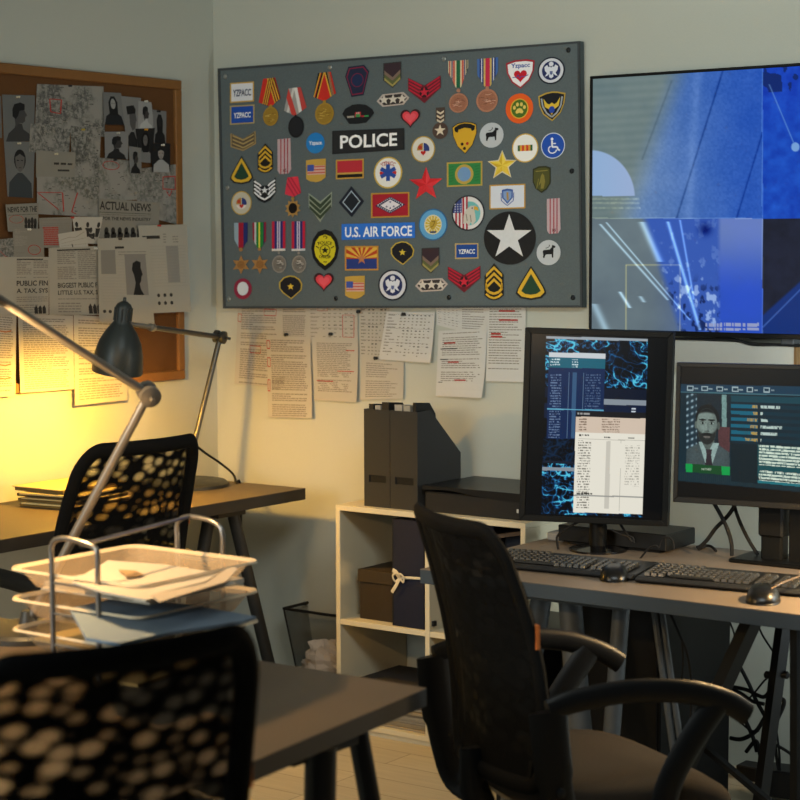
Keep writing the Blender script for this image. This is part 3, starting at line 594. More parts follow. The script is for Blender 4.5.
for (cx, cy, d) in ((402.4, 253, 'below the blue strip'), (290.6, 287.2, 'below the four narrow ribbon medals')):
    def f(a):
        P = [(-11.4, 1), (-11.6, -5), (-7, -10), (-1, -11.8), (4, -11.2), (9, -8), (11.8, -3), (10.8, 3), (.6, 12), (-8, 5.6)]; a.poly(P, m('c2a63e'), 2); a.poly(scl(P, .9), m('17181f'), 2.5); a.poly(star(0, -.6, 3.6, .42), m('d8bc3c'), 3)
    badge(cx, cy, 'black rounded pentagon patch with a tiny yellow star '+d, f)
def f(a): a.poly(circ(0, 0, 8.9, 10.4), m('86213c'), 2.2); a.poly(circ(0, -.2, 5.6, 6.8), m('ccd2d8'), 3)
badge(242.8, 288.8, 'dark red oval ring with pale centre in the bottom left corner', f)
# ------------------------------------------------------------------ printed sheets
INK = M('2f2c28', .9); GREY = M('7b756b', .9); FAINT = M('8f897e', .9); RED = M('a03028', .9); PAP = M('aca699', .85, var=.03, scale=25); PAPW = M('bebcb6', .85, var=.03, scale=25); PAPL = M('9c9789', .85, var=.03, scale=25); PAPD = M('7f7b70', .85, var=.06, scale=25)
def words(rnd, x0, x1, y, h, gap=.012):
    o = []; x = x0
    while x < x1-.02:
        w = min(rnd.uniform(.03, .11), x1-x); o.append((x, y, x+w, y+h)); x += w+gap
    return o
def lines(rnd, x0, x1, y0, y1, step, h, ragged=.0, para=.12):
    o = []; y = y0
    while y < y1:
        xe = x1-rnd.random()*ragged*(x1-x0)
        if rnd.random() < para: xe = x0+(x1-x0)*rnd.uniform(.3, .8)
        o += words(rnd, x0, xe, y, h); y += step*(2.1 if rnd.random() < para*.7 else 1)
    return o
def ring(a, x0, y0, x1, y1, w, mat, lv=3): a.line([(x0, y0), (x1, y0+.004), (x1-.004, y1), (x0+.003, y1-.004), (x0, y0)], w, mat, lv)
def oval(a, cx, cy, rx, ry, w, mat): p = circ(cx, cy, rx, ry, 20); a.line(p+[p[0]], w, mat, 3)
def sheet(q, plane, off, label, cat, draw, name='printed_sheet', group=None, pap=None, curl=None, nu=4, nv=6):
    a = Art(quadmap(q, plane, curl=curl, off=off), .00012); pap = pap or PAP
    a.mb.grid(lambda x, y: a.fn(x, y, 0), nu, nv, pap)
    draw(a, random.Random(int(q[0][0]*31+q[0][1])))
    o = a.mb.build(name, None, label=label, cat=cat, group=group); return o
BW = (1, 0.); LW = (0, 0.)
GW = 'sheets pinned to the wall below the badge board'
def curlf(k, sx=0): return lambda x, y: .002+k*y*y*(1 if not sx else (x if sx > 0 else 1-x))
def d_text(step=.021, h=.009, m0=.09, y0=.05, y1=.95, x1=.92, mat=None, rag=.1, extra=None):
    def f(a, r):
        a.quads(lines(r, m0, x1, y0, y1, step, h, rag), mat or GREY)
        if extra: extra(a, r)
    return f
def d_table(cols=7, rows=16, y0=.06, y1=.94, extra=None):
    def f(a, r):
        for j in range(rows):
            y = y0+(y1-y0)*j/rows; a.quads([(.05, y, .05+r.uniform(.08, .2), y+.018)], GREY)
            for i in range(cols):
                x = .3+i*.66/cols
                if r.random() < .9: a.quads([(x, y, x+.4/cols*r.uniform(.5, 1), y+.02)], INK if j % 5 == 0 else GREY)
        for j in (0, .33, .66): a.line([(.04, y0-.01+j*(y1-y0)), (.97, y0-.01+j*(y1-y0))], .004, INK, 1)
        if extra: extra(a, r)
    return f
def ex1(a, r): ring(a, .62, .04, .9, .12, .009, RED); ring(a, .02, .1, .1, .2, .009, RED); ring(a, .32, .5, .56, .59, .009, RED)
sheet([(238, 306), (281, 306), (281, 388), (235.4, 383.5)], BW, .004, 'yellowish typed sheet nearest the room corner, with three thin red boxes', 'paper', d_text(.028, .013, .1, .03, .97, extra=ex1), group=GW, curl=curlf(.004))
sheet([(281, 305), (308, 305), (309, 346), (281, 345)], BW, .0035, 'narrow typed sheet tucked behind its neighbours under the board', 'paper', d_text(.05, .025, .08, .05, .95), group=GW, curl=curlf(.0))
def ex3(a, r): ring(a, .01, .06, .08, .16, .012, RED); ring(a, .01, .27, .08, .38, .012, RED); ring(a, .01, .54, .06, .68, .012, RED); a.quads(lines(r, .1, .5, .5, .66, .02, .012, .5), GREY)
sheet([(266.5, 335.4), (310.4, 336.5), (313.8, 418), (269.7, 417)], BW, .007, 'yellowish typed sheet hanging lowest of all, red boxes down its left margin', 'paper', d_text(.026, .013, .1, .05, .97, extra=ex3), group=GW, curl=curlf(.008))
def ex4(a, r): ring(a, .7, .3, .93, .86, .012, RED); ring(a, .2, .06, .4, .2, .01, RED)
sheet([(308, 303), (358, 303), (358, 343), (309, 342)], BW, .0045, 'table of figures with a column boxed in red, directly under the board', 'paper', d_table(6, 9, extra=ex4), group=GW, curl=curlf(.0))
def ex5(a, r):
    for y, x0, x1 in ((.16, .74, .92), (.5, .55, .92), (.67, .08, .45)): a.quads([(x0, y, x1, y+.014)], RED, 2)
sheet([(312, 339.5), (358.5, 340.5), (358.4, 402), (314.5, 400)], BW, .0075, 'typed sheet with red underlined passages below the boxed table', 'paper', d_text(.03, .013, .1, .05, .84, rag=.2, extra=ex5), group=GW, curl=curlf(.010, 1))
sheet([(359, 306), (390, 306), (386, 361), (360, 359.5)], BW, .003, 'half hidden table of figures behind the tilted one', 'paper', d_table(5, 14), group=GW)
sheet([(387, 311.5), (435.3, 312.5), (432.5, 362.6), (379, 359.4)], BW, .008, 'tilted table of figures pinned at its top above the magazine files', 'paper', d_table(8, 14), group=GW, curl=curlf(.012, 1), pap=PAPW)
sheet([(361.6, 359), (404, 362), (404, 399), (361, 399.6)], BW, .0055, 'short typed sheet just above the magazine files', 'paper', d_text(.055, .02, .12, .08, .95, rag=.4), group=GW, curl=curlf(.004))
sheet([(436, 306), (461, 306), (461, 331.5), (437, 325)], BW, .0035, 'small corner of a figure table beside the tilted one', 'paper', d_table(4, 8), group=GW, pap=PAPW)
sheet([(460.5, 305.5), (488, 305.5), (487.4, 333), (460.5, 331)], BW, .003, 'lined form peeking out above the sheet with curled corner', 'paper', d_text(.09, .03, .06, .05, .95), group=GW, pap=PAPW)
def ex9(a, r):
    for y, x0, x1 in ((.18, .12, .36), (.47, .22, .45), (.74, .38, .62)): a.quads([(x0, y, x1, y+.02)], RED, 2)
    a.quads([(.06, .27, .4, .285), (.06, .43, .22, .445), (.04, .78, .13, .79)], INK, 2)
sheet([(439, 331), (487.4, 328.4), (484.6, 397.6), (436, 396)], BW, .008, 'typed white sheet with its lower right corner curling off the wall', 'paper', d_text(.032, .012, .09, .04, .76, rag=.15, extra=ex9), group=GW, curl=lambda x, y: .002+.05*(max(0, y-.4)**2)*x, pap=PAPW, nu=8, nv=10)
def ex10(a, r):
    for y, x0, x1 in ((.06, .3, .72), (.18, .3, .8), (.36, .1, .36), (.4, .1, .4)): a.quads([(x0, y, x1, y+.022)], RED, 2)
sheet([(488, 305.5), (526, 305.5), (526, 382), (487, 381)], BW, .005, 'typed white sheet with red underlining half behind the upright monitor', 'paper', d_text(.034, .012, .05, .04, .84, rag=.15, extra=ex10), group=GW, pap=PAPW, curl=curlf(.006))
def pin(u, v, ax, off, label, col='1a1a1a', group='push pins', k=1., stick=.012):
    sg = -1 if ax == 1 else 1; p = on(u, v, ax, sg*off); d = np.zeros(3); d[ax] = sg
    b = MB(); b.lathe([(.0045*k, 0), (.0045*k, .002), (.0025*k, .003), (.0025*k, stick*.6), (.005*k, stick*.75), (.005*k, stick), (.003*k, stick+.002)], M(col, .35), p, d, 12); return b.build('push_pin', None, smooth=True, label=label, cat='pin', group=group)
GP = 'black pins holding the sheets under the board'
for (u, v, d) in ((287, 334.6, 'black pin in the lowest hanging yellowish sheet'), (331.6, 334, 'black pin above the red underlined sheet'), (359.4, 311.6, 'black pin right of the boxed table'), (404.6, 314, 'black pin at the top of the tilted table'), (376.6, 358, 'black pin at the foot of the half hidden table')):
    b = pin(u, v, 1, .011, d, group=GP, k=1.3)

# ------------------------------------------------------------------ cork board on the left wall
cork = T('cork_board', 'cork notice board in a wooden frame on the left wall, crowded with clippings', 'board', on(90, 385, 0, 0))
CK = M('5a3a1c', .95, bump=.8, scale=260, var=.28); FRM = M('7a5228', .55, var=.12, scale=30)
kz1 = on(180, 80.5, 0, .02)[2]; kz0 = on(186.5, 378.5, 0, .02)[2]; ky1 = on(183, 230, 0, .02)[1]; ky0 = ky1-1.32
kz0 = (kz0+on(20, 394, 0, .02)[2])/2
MB().box((.001, ky0+.01, kz0+.01), (.012, ky1-.01, kz1-.01), CK).build('cork_panel', cork)
w = .034
for (lo, hi) in (((.001, ky0, kz1-w), (.024, ky1, kz1)), ((.001, ky0, kz0), (.024, ky1, kz0+w)), ((.001, ky0, kz0+w), (.024, ky0+w, kz1-w)), ((.001, ky1-w, kz0+w), (.024, ky1, kz1-w))):
    MB().box(lo, hi, FRM, bev=.003).build('frame_rail', cork)
GC = 'clippings pinned to the cork board'; lay = [.0125]
def clip_(q, label, cat, draw, name, pap=None, curl=None, up=.0008):
    lay[0] += up; return sheet(q, LW, lay[0], label, cat, draw, name, GC, pap or PAPD, curl)
def map_mat(seed, dark):
    m = bpy.data.materials.new('map_print'); m.use_nodes = True; nt = m.node_tree; b = nt.nodes['Principled BSDF']; L = nt.links.new; b.inputs['Roughness'].default_value = .9
    tc = nt.nodes.new('ShaderNodeTexCoord'); mp = nt.nodes.new('ShaderNodeMapping'); mp.inputs['Location'].default_value = (seed*3.1, seed*1.7, seed); L(tc.outputs['Object'], mp.inputs['Vector'])
    n1 = nt.nodes.new('ShaderNodeTexNoise'); n1.inputs['Scale'].default_value = 9; n1.inputs['Detail'].default_value = 2
    n2 = nt.nodes.new('ShaderNodeTexNoise'); n2.inputs['Scale'].default_value = 75; n2.inputs['Detail'].default_value = 5; n2.inputs['Roughness'].default_value = .75
    L(mp.outputs['Vector'], n1.inputs['Vector']); L(mp.outputs['Vector'], n2.inputs['Vector'])
    r1 = nt.nodes.new('ShaderNodeMapRange'); r1.inputs['From Min'].default_value = .40; r1.inputs['From Max'].default_value = .5
    r2 = nt.nodes.new('ShaderNodeMapRange'); r2.inputs['From Min'].default_value = .42; r2.inputs['From Max'].default_value = .56
    mu = nt.nodes.new('ShaderNodeMath'); mu.operation = 'MULTIPLY'; L(n1.outputs['Fac'], r1.inputs['Value']); L(n2.outputs['Fac'], r2.inputs['Value']); L(r1.outputs['Result'], mu.inputs[0]); L(r2.outputs['Result'], mu.inputs[1])
    mx = nt.nodes.new('ShaderNodeMix'); mx.data_type = 'RGBA'; mx.inputs[6].default_value = (*lin('85827a'), 1); mx.inputs[7].default_value = (*lin(dark), 1); L(mu.outputs[0], mx.inputs[0]); L(mx.outputs[2], b.inputs['Base Color']); return m
def d_map(lines_=()):
    def f(a, r):
        for k in range(26):
            x, y = r.uniform(.04, .92), r.uniform(.05, .92); a.quads([(x, y, x+r.uniform(.02, .07), y+.012)], INK)
        for L_ in lines_: a.line(L_, .018, RED, 3)
    return f
def photo_draw(kind, bgc, hair, skin, top):
    def f(a, r):
        H = M(hair, .8); S = M(skin, .8); P = M(top, .8)
        if kind == 'front':
            a.poly([(.05, 1), (.1, .74), (.3, .62), (.42, .56), (.58, .56), (.72, .63), (.92, .74), (.97, 1)], P, 1, False); a.poly(circ(.5, .33, .2, .19), H, 2, False); a.poly([(.34, .28), (.5, .22), (.66, .28), (.65, .42), (.58, .52), (.5, .55), (.42, .52), (.35, .42)], S, 3, False)
            a.quads([(.39, .33, .47, .345), (.53, .33, .61, .345), (.45, .465, .55, .475)], H, 4)
        elif kind == 'side':
            a.poly([(.06, 1), (.16, .82), (.36, .7), (.4, .6), (.6, .62), (.64, .74), (.84, .84), (.92, 1)], P, 1, False); a.poly([(.38, .3), (.6, .26), (.68, .34), (.76, .44), (.7, .48), (.7, .56), (.62, .61), (.5, .6), (.4, .7), (.36, .5)], S, 2, False); a.poly([(.3, .3), (.36, .2), (.54, .16), (.68, .2), (.68, .32), (.52, .34), (.48, .44), (.4, .52), (.3, .46)], H, 3, False)
        elif kind == 'long':
            a.poly([(.04, 1), (.12, .74), (.4, .6), (.6, .6), (.88, .74), (.96, 1)], P, 1, False); a.poly([(.3, .7), (.26, .3), (.4, .12), (.6, .12), (.74, .3), (.72, .7)], H, 2, False); a.poly(circ(.5, .35, .13, .16), S, 3, False); a.quads([(.42, .33, .48, .345), (.53, .33, .59, .345)], H, 4)
        elif kind == 'cap':
            a.poly([(.1, 1), (.16, .8), (.4, .7), (.6, .7), (.8, .86), (.84, 1)], P, 1, False); a.poly([(.34, .3), (.7, .3), (.78, .46), (.72, .5), (.7, .62), (.5, .68), (.36, .56)], S, 2, False); a.poly([(.2, .2), (.6, .16), (.72, .24), (.7, .32), (.24, .36)], H, 3, False)
    return f
def photo(q, label, kind, bgc, hair='141414', skin='5b5a57', top='2a2a2a', **k): return clip_(q, label, 'photo', photo_draw(kind, bgc, hair, skin, top), 'photograph', pap=M(bgc, .6, var=.1, scale=12), **k)
clip_([(-30, 96), (1, 96), (2, 138), (-30, 138)], 'edge of a grey print at the far left of the cork board', 'photo', d_text(), 'photograph', pap=M('5e5e5c', .7))
photo([(2, 94.5), (35, 95.4), (34, 141), (4, 142)], 'profile portrait of a dark-haired person, upper left of the cork board', 'side', '60615f', skin='3d3c3b', top='333332')
photo([(4, 141.6), (35, 141.6), (33, 198), (7.5, 196.6)], 'frontal portrait of a person in a dark t-shirt, upper left of the cork board', 'front', '656664', skin='585653', top='33383a')
clip_([(37, 84), (103.5, 86.5), (105, 137), (35, 128)], 'largest map at the top of the cork board, with a small red outline', 'map', d_map([[(.19, .32), (.36, .32), (.35, .62), (.21, .6), (.19, .32)]]), 'map_sheet', pap=map_mat(1, '4c4c48'))
clip_([(30.5, 123.5), (70.5, 129), (69, 154), (29, 152)], 'small torn map under the largest one', 'map', d_map(), 'map_sheet', pap=map_mat(2, '4a4a46'))
clip_([(70.4, 125.6), (101, 130), (99, 178), (72, 177)], 'narrow densely drawn map right of the small torn one', 'map', d_map(), 'map_sheet', pap=map_mat(3, '45453f'))
def ex(a, r): a.quads([(.45, .42, .58, .5), (.62, .42, .76, .5), (.8, .43, .92, .5), (.55, .68, .85, .75)], INK)
clip_([(36, 150.6), (75.6, 152.4), (75, 178), (36, 177.5)], 'plain grey card with two short lines of writing', 'card', ex, 'note_card')
clip_([(98.5, 157.6), (139, 161.4), (139, 199.6), (99, 201)], 'pale map with a red ring below the portraits', 'map', lambda a, r: (d_map()(a, r), oval(a, .3, .16, .2, .1, .016, RED)), 'map_sheet', pap=map_mat(4, '62625a'))
clip_([(137, 169), (178.4, 164), (178.4, 225), (137, 214)], 'grey map with red boxed area at the right frame of the cork board', 'map', d_map([[(.62, .2), (.92, .2), (.92, .42), (.62, .42), (.62, .2)], [(.7, .45), (.78, .54), (.84, .44)]]), 'map_sheet', pap=map_mat(5, '5e5e58'))
clip_([(37, 176.6), (99.6, 177.4), (99, 217), (37, 214)], 'street map crossed by red string lines in the middle of the cork board', 'map', d_map([[(.0, .42), (.4, .41), (.42, .9)], [(.02, .44), (.34, .86)], [(.62, .95), (.55, .9), (.64, .4)]]), 'map_sheet', pap=map_mat(6, '55554d'))
photo([(103, 92), (121, 93), (125, 125), (104, 124.6)], 'portrait of a long-haired person in black beside the largest map', 'long', '6a6a68', hair='121212', skin='8a8a86', top='181a1c')
photo([(121, 96), (141, 98), (139.4, 147.6), (127, 146)], 'profile portrait of a person wearing a flat cap', 'cap', '757572', hair='141414', skin='4a4846', top='1c1c1c')
photo([(138.4, 100.8), (151.4, 102.4), (154.6, 130), (138, 129)], 'portrait of a bearded person in a white top with a strap', 'side', '8a8a88', skin='35302e', top='a5a5a2')
photo([(152.6, 109.6), (166.4, 111.4), (166, 143.6), (154, 143)], 'dim portrait of a person with long black hair, rightmost of the upper row', 'long', '6d6d6b', hair='0e0e0e', skin='1c1b1a', top='131313')
photo([(104.6, 131.8), (128.4, 131.4), (128, 159.4), (105, 158)], 'profile portrait of a short-haired person on grey, below the portrait in black', 'side', '777775', skin='302e2d', top='1b1b1b')
photo([(135.4, 128.8), (155, 128), (151, 163), (139.8, 162)], 'dark portrait with light strap, pinned by a yellow pin', 'long', '161616', hair='090909', skin='5a5856', top='6a6a68')
photo([(128.6, 146), (141.4, 148), (141.4, 173.6), (130, 173)], 'small portrait of a person in a black jacket facing left', 'side', '6f6f6c', skin='33312f', top='121212')
photo([(150.8, 143.4), (170.4, 143.4), (170.2, 172.4), (152.4, 172)], 'portrait of a young person in a white shirt on black, at the right frame', 'front', '141414', skin='827d78', top='8f8f8c')
def ex(a, r):
    a.text('ACTUAL NEWS', .43, .17, .84, .22, INK, 2); a.line([(.0, .345), (.86, .345)], .012, INK, 2); a.text('FOR THE NEWS INDUSTRY', .46, .5, .8, .09, INK, 2); a.line([(.04, .4), (.86, .4)], .006, INK, 2)
    for k in range(7): x = .12+k*.11; a.poly(circ(x, .82, .035, .1, 10), INK, 2, False); a.poly(circ(x+.01, .94, .05, .1, 10), INK, 2, False)
clip_([(99, 198.4), (160, 202.5), (158, 237), (99, 238)], 'newspaper front page headed ACTUAL NEWS', 'newspaper', ex, 'newspaper_clipping')
def ex(a, r):
    a.text('NEWS FOR THE', .5, .2, .9, .2, INK, 2); a.line([(.04, .4), (.96, .38)], .012, INK, 2); a.quads(lines(r, .05, .5, .5, .95, .06, .03), GREY); oval(a, .3, .55, .22, .14, .014, RED)
    for k in range(4): a.poly(circ(.6+.1*k, .62+.04*(k % 2), .05, .14, 10), INK, 2, False); a.quads([(.55+.1*k, .74, .64+.1*k, .95)], INK, 2)
clip_([(5.5, 204.5), (38.6, 203), (38, 232), (8, 231.5)], 'newspaper clipping headed NEWS FOR THE, at the far left', 'newspaper', ex, 'newspaper_clipping')
def ex(a, r): a.quads(lines(r, .06, .94, .06, .95, .06, .03), GREY); a.quads([(.1, .3, .58, .9)], M('8e6a60', .9), 2); a.quads(lines(r, .1, .58, .32, .9, .07, .03), RED, 3)
clip_([(39, 218), (72, 217), (72, 248), (40, 247.6)], 'clipping with a block of text marked in red', 'clipping', ex, 'text_clipping')
def ex(a, r):
    for k in range(7): x = .12+k*.13; a.poly(circ(x, .3+.2*(k % 3), .055, .11, 10), INK, 2, False); a.poly([(x-.09, .42+.2*(k % 3)), (x+.09, .42+.2*(k % 3)), (x+.06, .75+.05*(k % 3)), (x-.06, .75)], INK, 2, False)
clip_([(72, 216.6), (103, 217), (97.4, 244), (76, 243)], 'clipping with a row of dark standing figures', 'clipping', ex, 'picture_clipping', pap=PAP)
def ex(a, r):
    a.quads(lines(r, .06, .5, .06, .6, .05, .02, .6), FAINT); a.text('X', .4, .25, .1, .06, GREY, 2); oval(a, .68, .71, .2, .16, .02, RED); a.quads([(.6, .69, .78, .73), (.1, .8, .36, .83), (.12, .92, .3, .95)], GREY)
clip_([(13, 227.5), (43.4, 229), (44.4, 258.6), (13, 258.4)], 'pale note with a word ringed in red', 'note', ex, 'note_sheet')
def ex(a, r): a.line([(.06, .4), (.35, .3), (.6, .34), (.94, .1)], .02, GREY, 2); a.line([(.08, .62), (.5, .52), (.95, .44)], .014, GREY, 2); a.line([(.44, .7), (.46, .9), (.4, .94)], .03, INK, 2); a.quads(words(r, .05, .95, .75, .02), FAINT)
clip_([(58, 234), (86, 229.4), (88.4, 248), (60, 250)], 'small tilted card with hand-drawn curves', 'card', ex, 'note_card', pap=PAP)
clip_([(-8, 240), (13.4, 238), (14.4, 264), (-8, 264)], 'map corner at the left edge below the ringed note', 'map', d_map([[(.1, .2), (.6, .7), (.9, .8)]]), 'map_sheet', pap=map_mat(8, '55554f'))
def news(t1, t2, x0, x1, yh, hh):
    def f(a, r):
        a.quads(lines(r, x0, (x0+x1)/2-.02, .06, yh-.08, .028, .014), GREY); a.quads(lines(r, (x0+x1)/2+.02, x1, .06, yh-.08, .028, .014), GREY); a.quads([(x0, .03, x1-.1, .05)], INK)
        a.text(t1, (x0+x1)/2, yh, x1-x0, hh, INK, 2); a.text(t2, (x0+x1)/2, yh+hh*1.5, x1-x0, hh, INK, 2); a.quads(lines(r, x0, x1, yh+hh*2.6, .78, .035, .014), GREY)
        a.quads(lines(r, x0, x0+.42, .82, .98, .04, .018), GREY)
        for k in range(3): a.poly([(.72+k*.08, .98), (.71+k*.08, .88), (.75+k*.08, .83), (.78+k*.08, .88), (.79+k*.08, .98)], INK, 2, False)
    return f
clip_([(-2, 257), (49, 257), (48.6, 314.6), (-2, 316)], 'newspaper page with a tax headline at the left edge, partly behind the lamp arm', 'newspaper', news('PUBLIC FIN', 'A. TAX, SYS', .36, .98, .45, .09), 'newspaper_clipping', pap=PAPL)
clip_([(48.6, 248), (100, 246), (104.4, 315), (49.4, 315)], 'newspaper page reading BIGGEST PUBLIC F, LITTLE U.S. TAX, S', 'newspaper', news('BIGGEST PUBLIC F', 'LITTLE U.S. TAX, S', .16, .9, .56, .075), 'newspaper_clipping', pap=PAPL)
def ex(a, r):
    a.quads([(.06, .12, .44, .155)], INK); a.quads(lines(r, .5, .92, .1, .2, .03, .012), GREY); a.quads([(.54, .24, .8, .66)], M('858178', .9))
    for k in range(14): y = .24+k*.035; a.line([(.2, y), (.94, y)], .003, FAINT, 1)
    for k in range(3):
        for j in range(2): a.poly(circ(.3+.14*k, .8+.09*j, .035, .022, 10), INK, 2, False)
clip_([(138, 225.4), (184.2, 224.4), (187.6, 311.4), (146, 313.4)], 'long form with six ink fingerprints overhanging the right frame', 'form', ex, 'record_form', pap=PAPL, curl=lambda x, y: .012*x*x+.006*y, up=.004)
def ex(a, r):
    a.quads([(.34, .1, .52, .125)], INK); a.quads([(.06, .14, .34, .42)], M('7d7970', .9)); a.quads(lines(r, .4, .96, .16, .2, .03, .01), GREY)
    for k in range(16): y = .22+k*.035; a.line([(.06 if k > 6 else .36, y), (.52, y)], .003, FAINT, 1)
    a.quads([(.52, .19, .94, .66)], M('7d7870', .8), 2)
    P = [(.52+x*.42, .19+y*.47) for x, y in [(.3, 1), (.4, .8), (.44, .7), (.38, .5), (.3, .38), (.36, .22), (.55, .16), (.74, .2), (.72, .34), (.8, .5), (.73, .55), (.7, .66), (.62, .72), (.66, .86), (.8, 1)]]; a.poly(P, M('1c1b1a', .8), 3, False)
    for k in range(4): a.poly(circ(.1+.1*k, .86, .03, .02, 10), INK, 2, False)
clip_([(97.4, 238.4), (146.6, 237), (153.4, 325), (98, 323)], 'record sheet with a dark profile photo, behind the lamp head', 'form', ex, 'record_form', pap=PAPL, curl=lambda x, y: .006*y, up=.004)
GL = 'typed pages at the foot of the cork board'
for (q, d, s) in (([(-20, 310), (16.4, 314), (15, 396), (-20, 398)], 'leftmost typed page at the foot of the cork board, with red marks', 1), ([(18, 314), (73, 315.6), (74, 389), (20, 393)], 'typed page over the lower board frame, second from the left', 2), ([(73.6, 314.8), (129, 318), (127, 400), (74.6, 405.6)], 'typed page behind the lamp head hanging below the board', 3)):
    def ex(a, r, s=s):
        if s == 1:
            for y in (.22, .62, .78): a.line([(.55, y), (.7, y+.01), (.86, y-.01)], .014, M('a8602a', .9), 3)
    lay[0] = .0255+.001*s
    sheet(q, LW, lay[0], d, 'paper', d_text(.028, .013, .08, .05, .95, rag=.1, extra=ex), group=GL, curl=lambda x, y: .002*y)
def cpin(u, v, off, label, col): pin(u, v, 0, off, label, col, 'pins on the cork board', k=.75)
for (u, v, c, d) in ((17, 97, 'b5aa90', 'pale pin at the top of the upper left profile portrait'), (18, 143.4, 'b5aa90', 'pale pin between the two left portraits'), (69, 86, '1c1c1c', 'black pin at the top of the largest map'), (82, 129.6, 'a08a30', 'yellow pin on the narrow dense map'), (55, 154, 'b5aa90', 'pale pin on the plain grey card'), (117, 133, 'b0a898', 'pale pin on the profile portrait on grey'), (114, 160, '161616', 'black pin under the profile portrait on grey'), (145, 101.4, 'c0b8a8', 'pale pin on the bearded portrait'), (157.6, 111.4, '161616', 'black pin on the rightmost upper portrait'), (145, 129.6, 'c08a20', 'yellow pin on the dark portrait with a strap'), (161.6, 145, 'c8c2b4', 'pale pin on the portrait in a white shirt'), (71, 217.6, 'b03020', 'red pin where the red strings meet'), (158, 225.6, 'b03020', 'red pin on the fingerprint form'), (119, 239, '161616', 'black pin on the record sheet with profile photo'), (28, 229.4, 'c8c2b4', 'pale pin on the ringed note'), (94.6, 248.4, 'c8c2b4', 'pale pin on the BIGGEST PUBLIC page')):
    cpin(u, v, .0275 if v < 222 else .043, d, c)
# ------------------------------------------------------------------ television
BLK = M('090909', .4, spec=.15); BLK2 = M('090a0a', .5, spec=.13); GLOSS = M('08080a', .2, coat=.2, spec=.3); DARK = M('0e0f10', .6, var=.08, scale=80, spec=.15); RUB = M('111112', .8)
tvp = -.075
tl, bl = on(587.3, 78.5, 1, tvp), on(590.6, 334.5, 1, tvp); x0 = (tl[0]+bl[0])/2; x1 = x0+1.45; z1 = (tl[2]+on(800, 60.5, 1, tvp)[2])/2; z0 = (bl[2]+on(800, 339, 1, tvp)[2])/2
tv = T('television', 'very large wall television showing blue camera views', 'television', ((x0+x1)/2, -.04, z0))
a = MB(); b = .009; bb = .016
for lo, hi in (((x0, tvp, z1-b), (x1, -.04, z1)), ((x0, tvp, z0), (x1, -.04, z0+bb)), ((x0, tvp, z0+bb), (x0+b, -.04, z1-b)), ((x1-b, tvp, z0+bb), (x1, -.04, z1-b))): a.box(lo, hi, BLK, bev=.002)
a.build('bezel', tv)
MB().box((x0+.004, tvp+.012, z0+.004), (x1-.004, -.004, z1-.004), DARK).build('back_housing', tv)
sy = tvp+.006; sx0, sx1, sz0, sz1 = x0+b-.001, x1-b+.001, z0+bb-.001, z1-b+.001
qq = [np.array([sx0, sy, sz1]), np.array([sx1, sy, sz1]), np.array([sx1, sy, sz0]), np.array([sx0, sy, sz0])]
def tvfn(x, y, h=0): return (qq[0]*(1-x)+qq[1]*x)*(1-y)+(qq[3]*(1-x)+qq[2]*x)*y+np.array([0, -h, 0])
def pxof(P):
    d = P-CAM; z = d@FW; return 400+FPX*(d@RT)/z, 400-FPX*(d@UP)/z
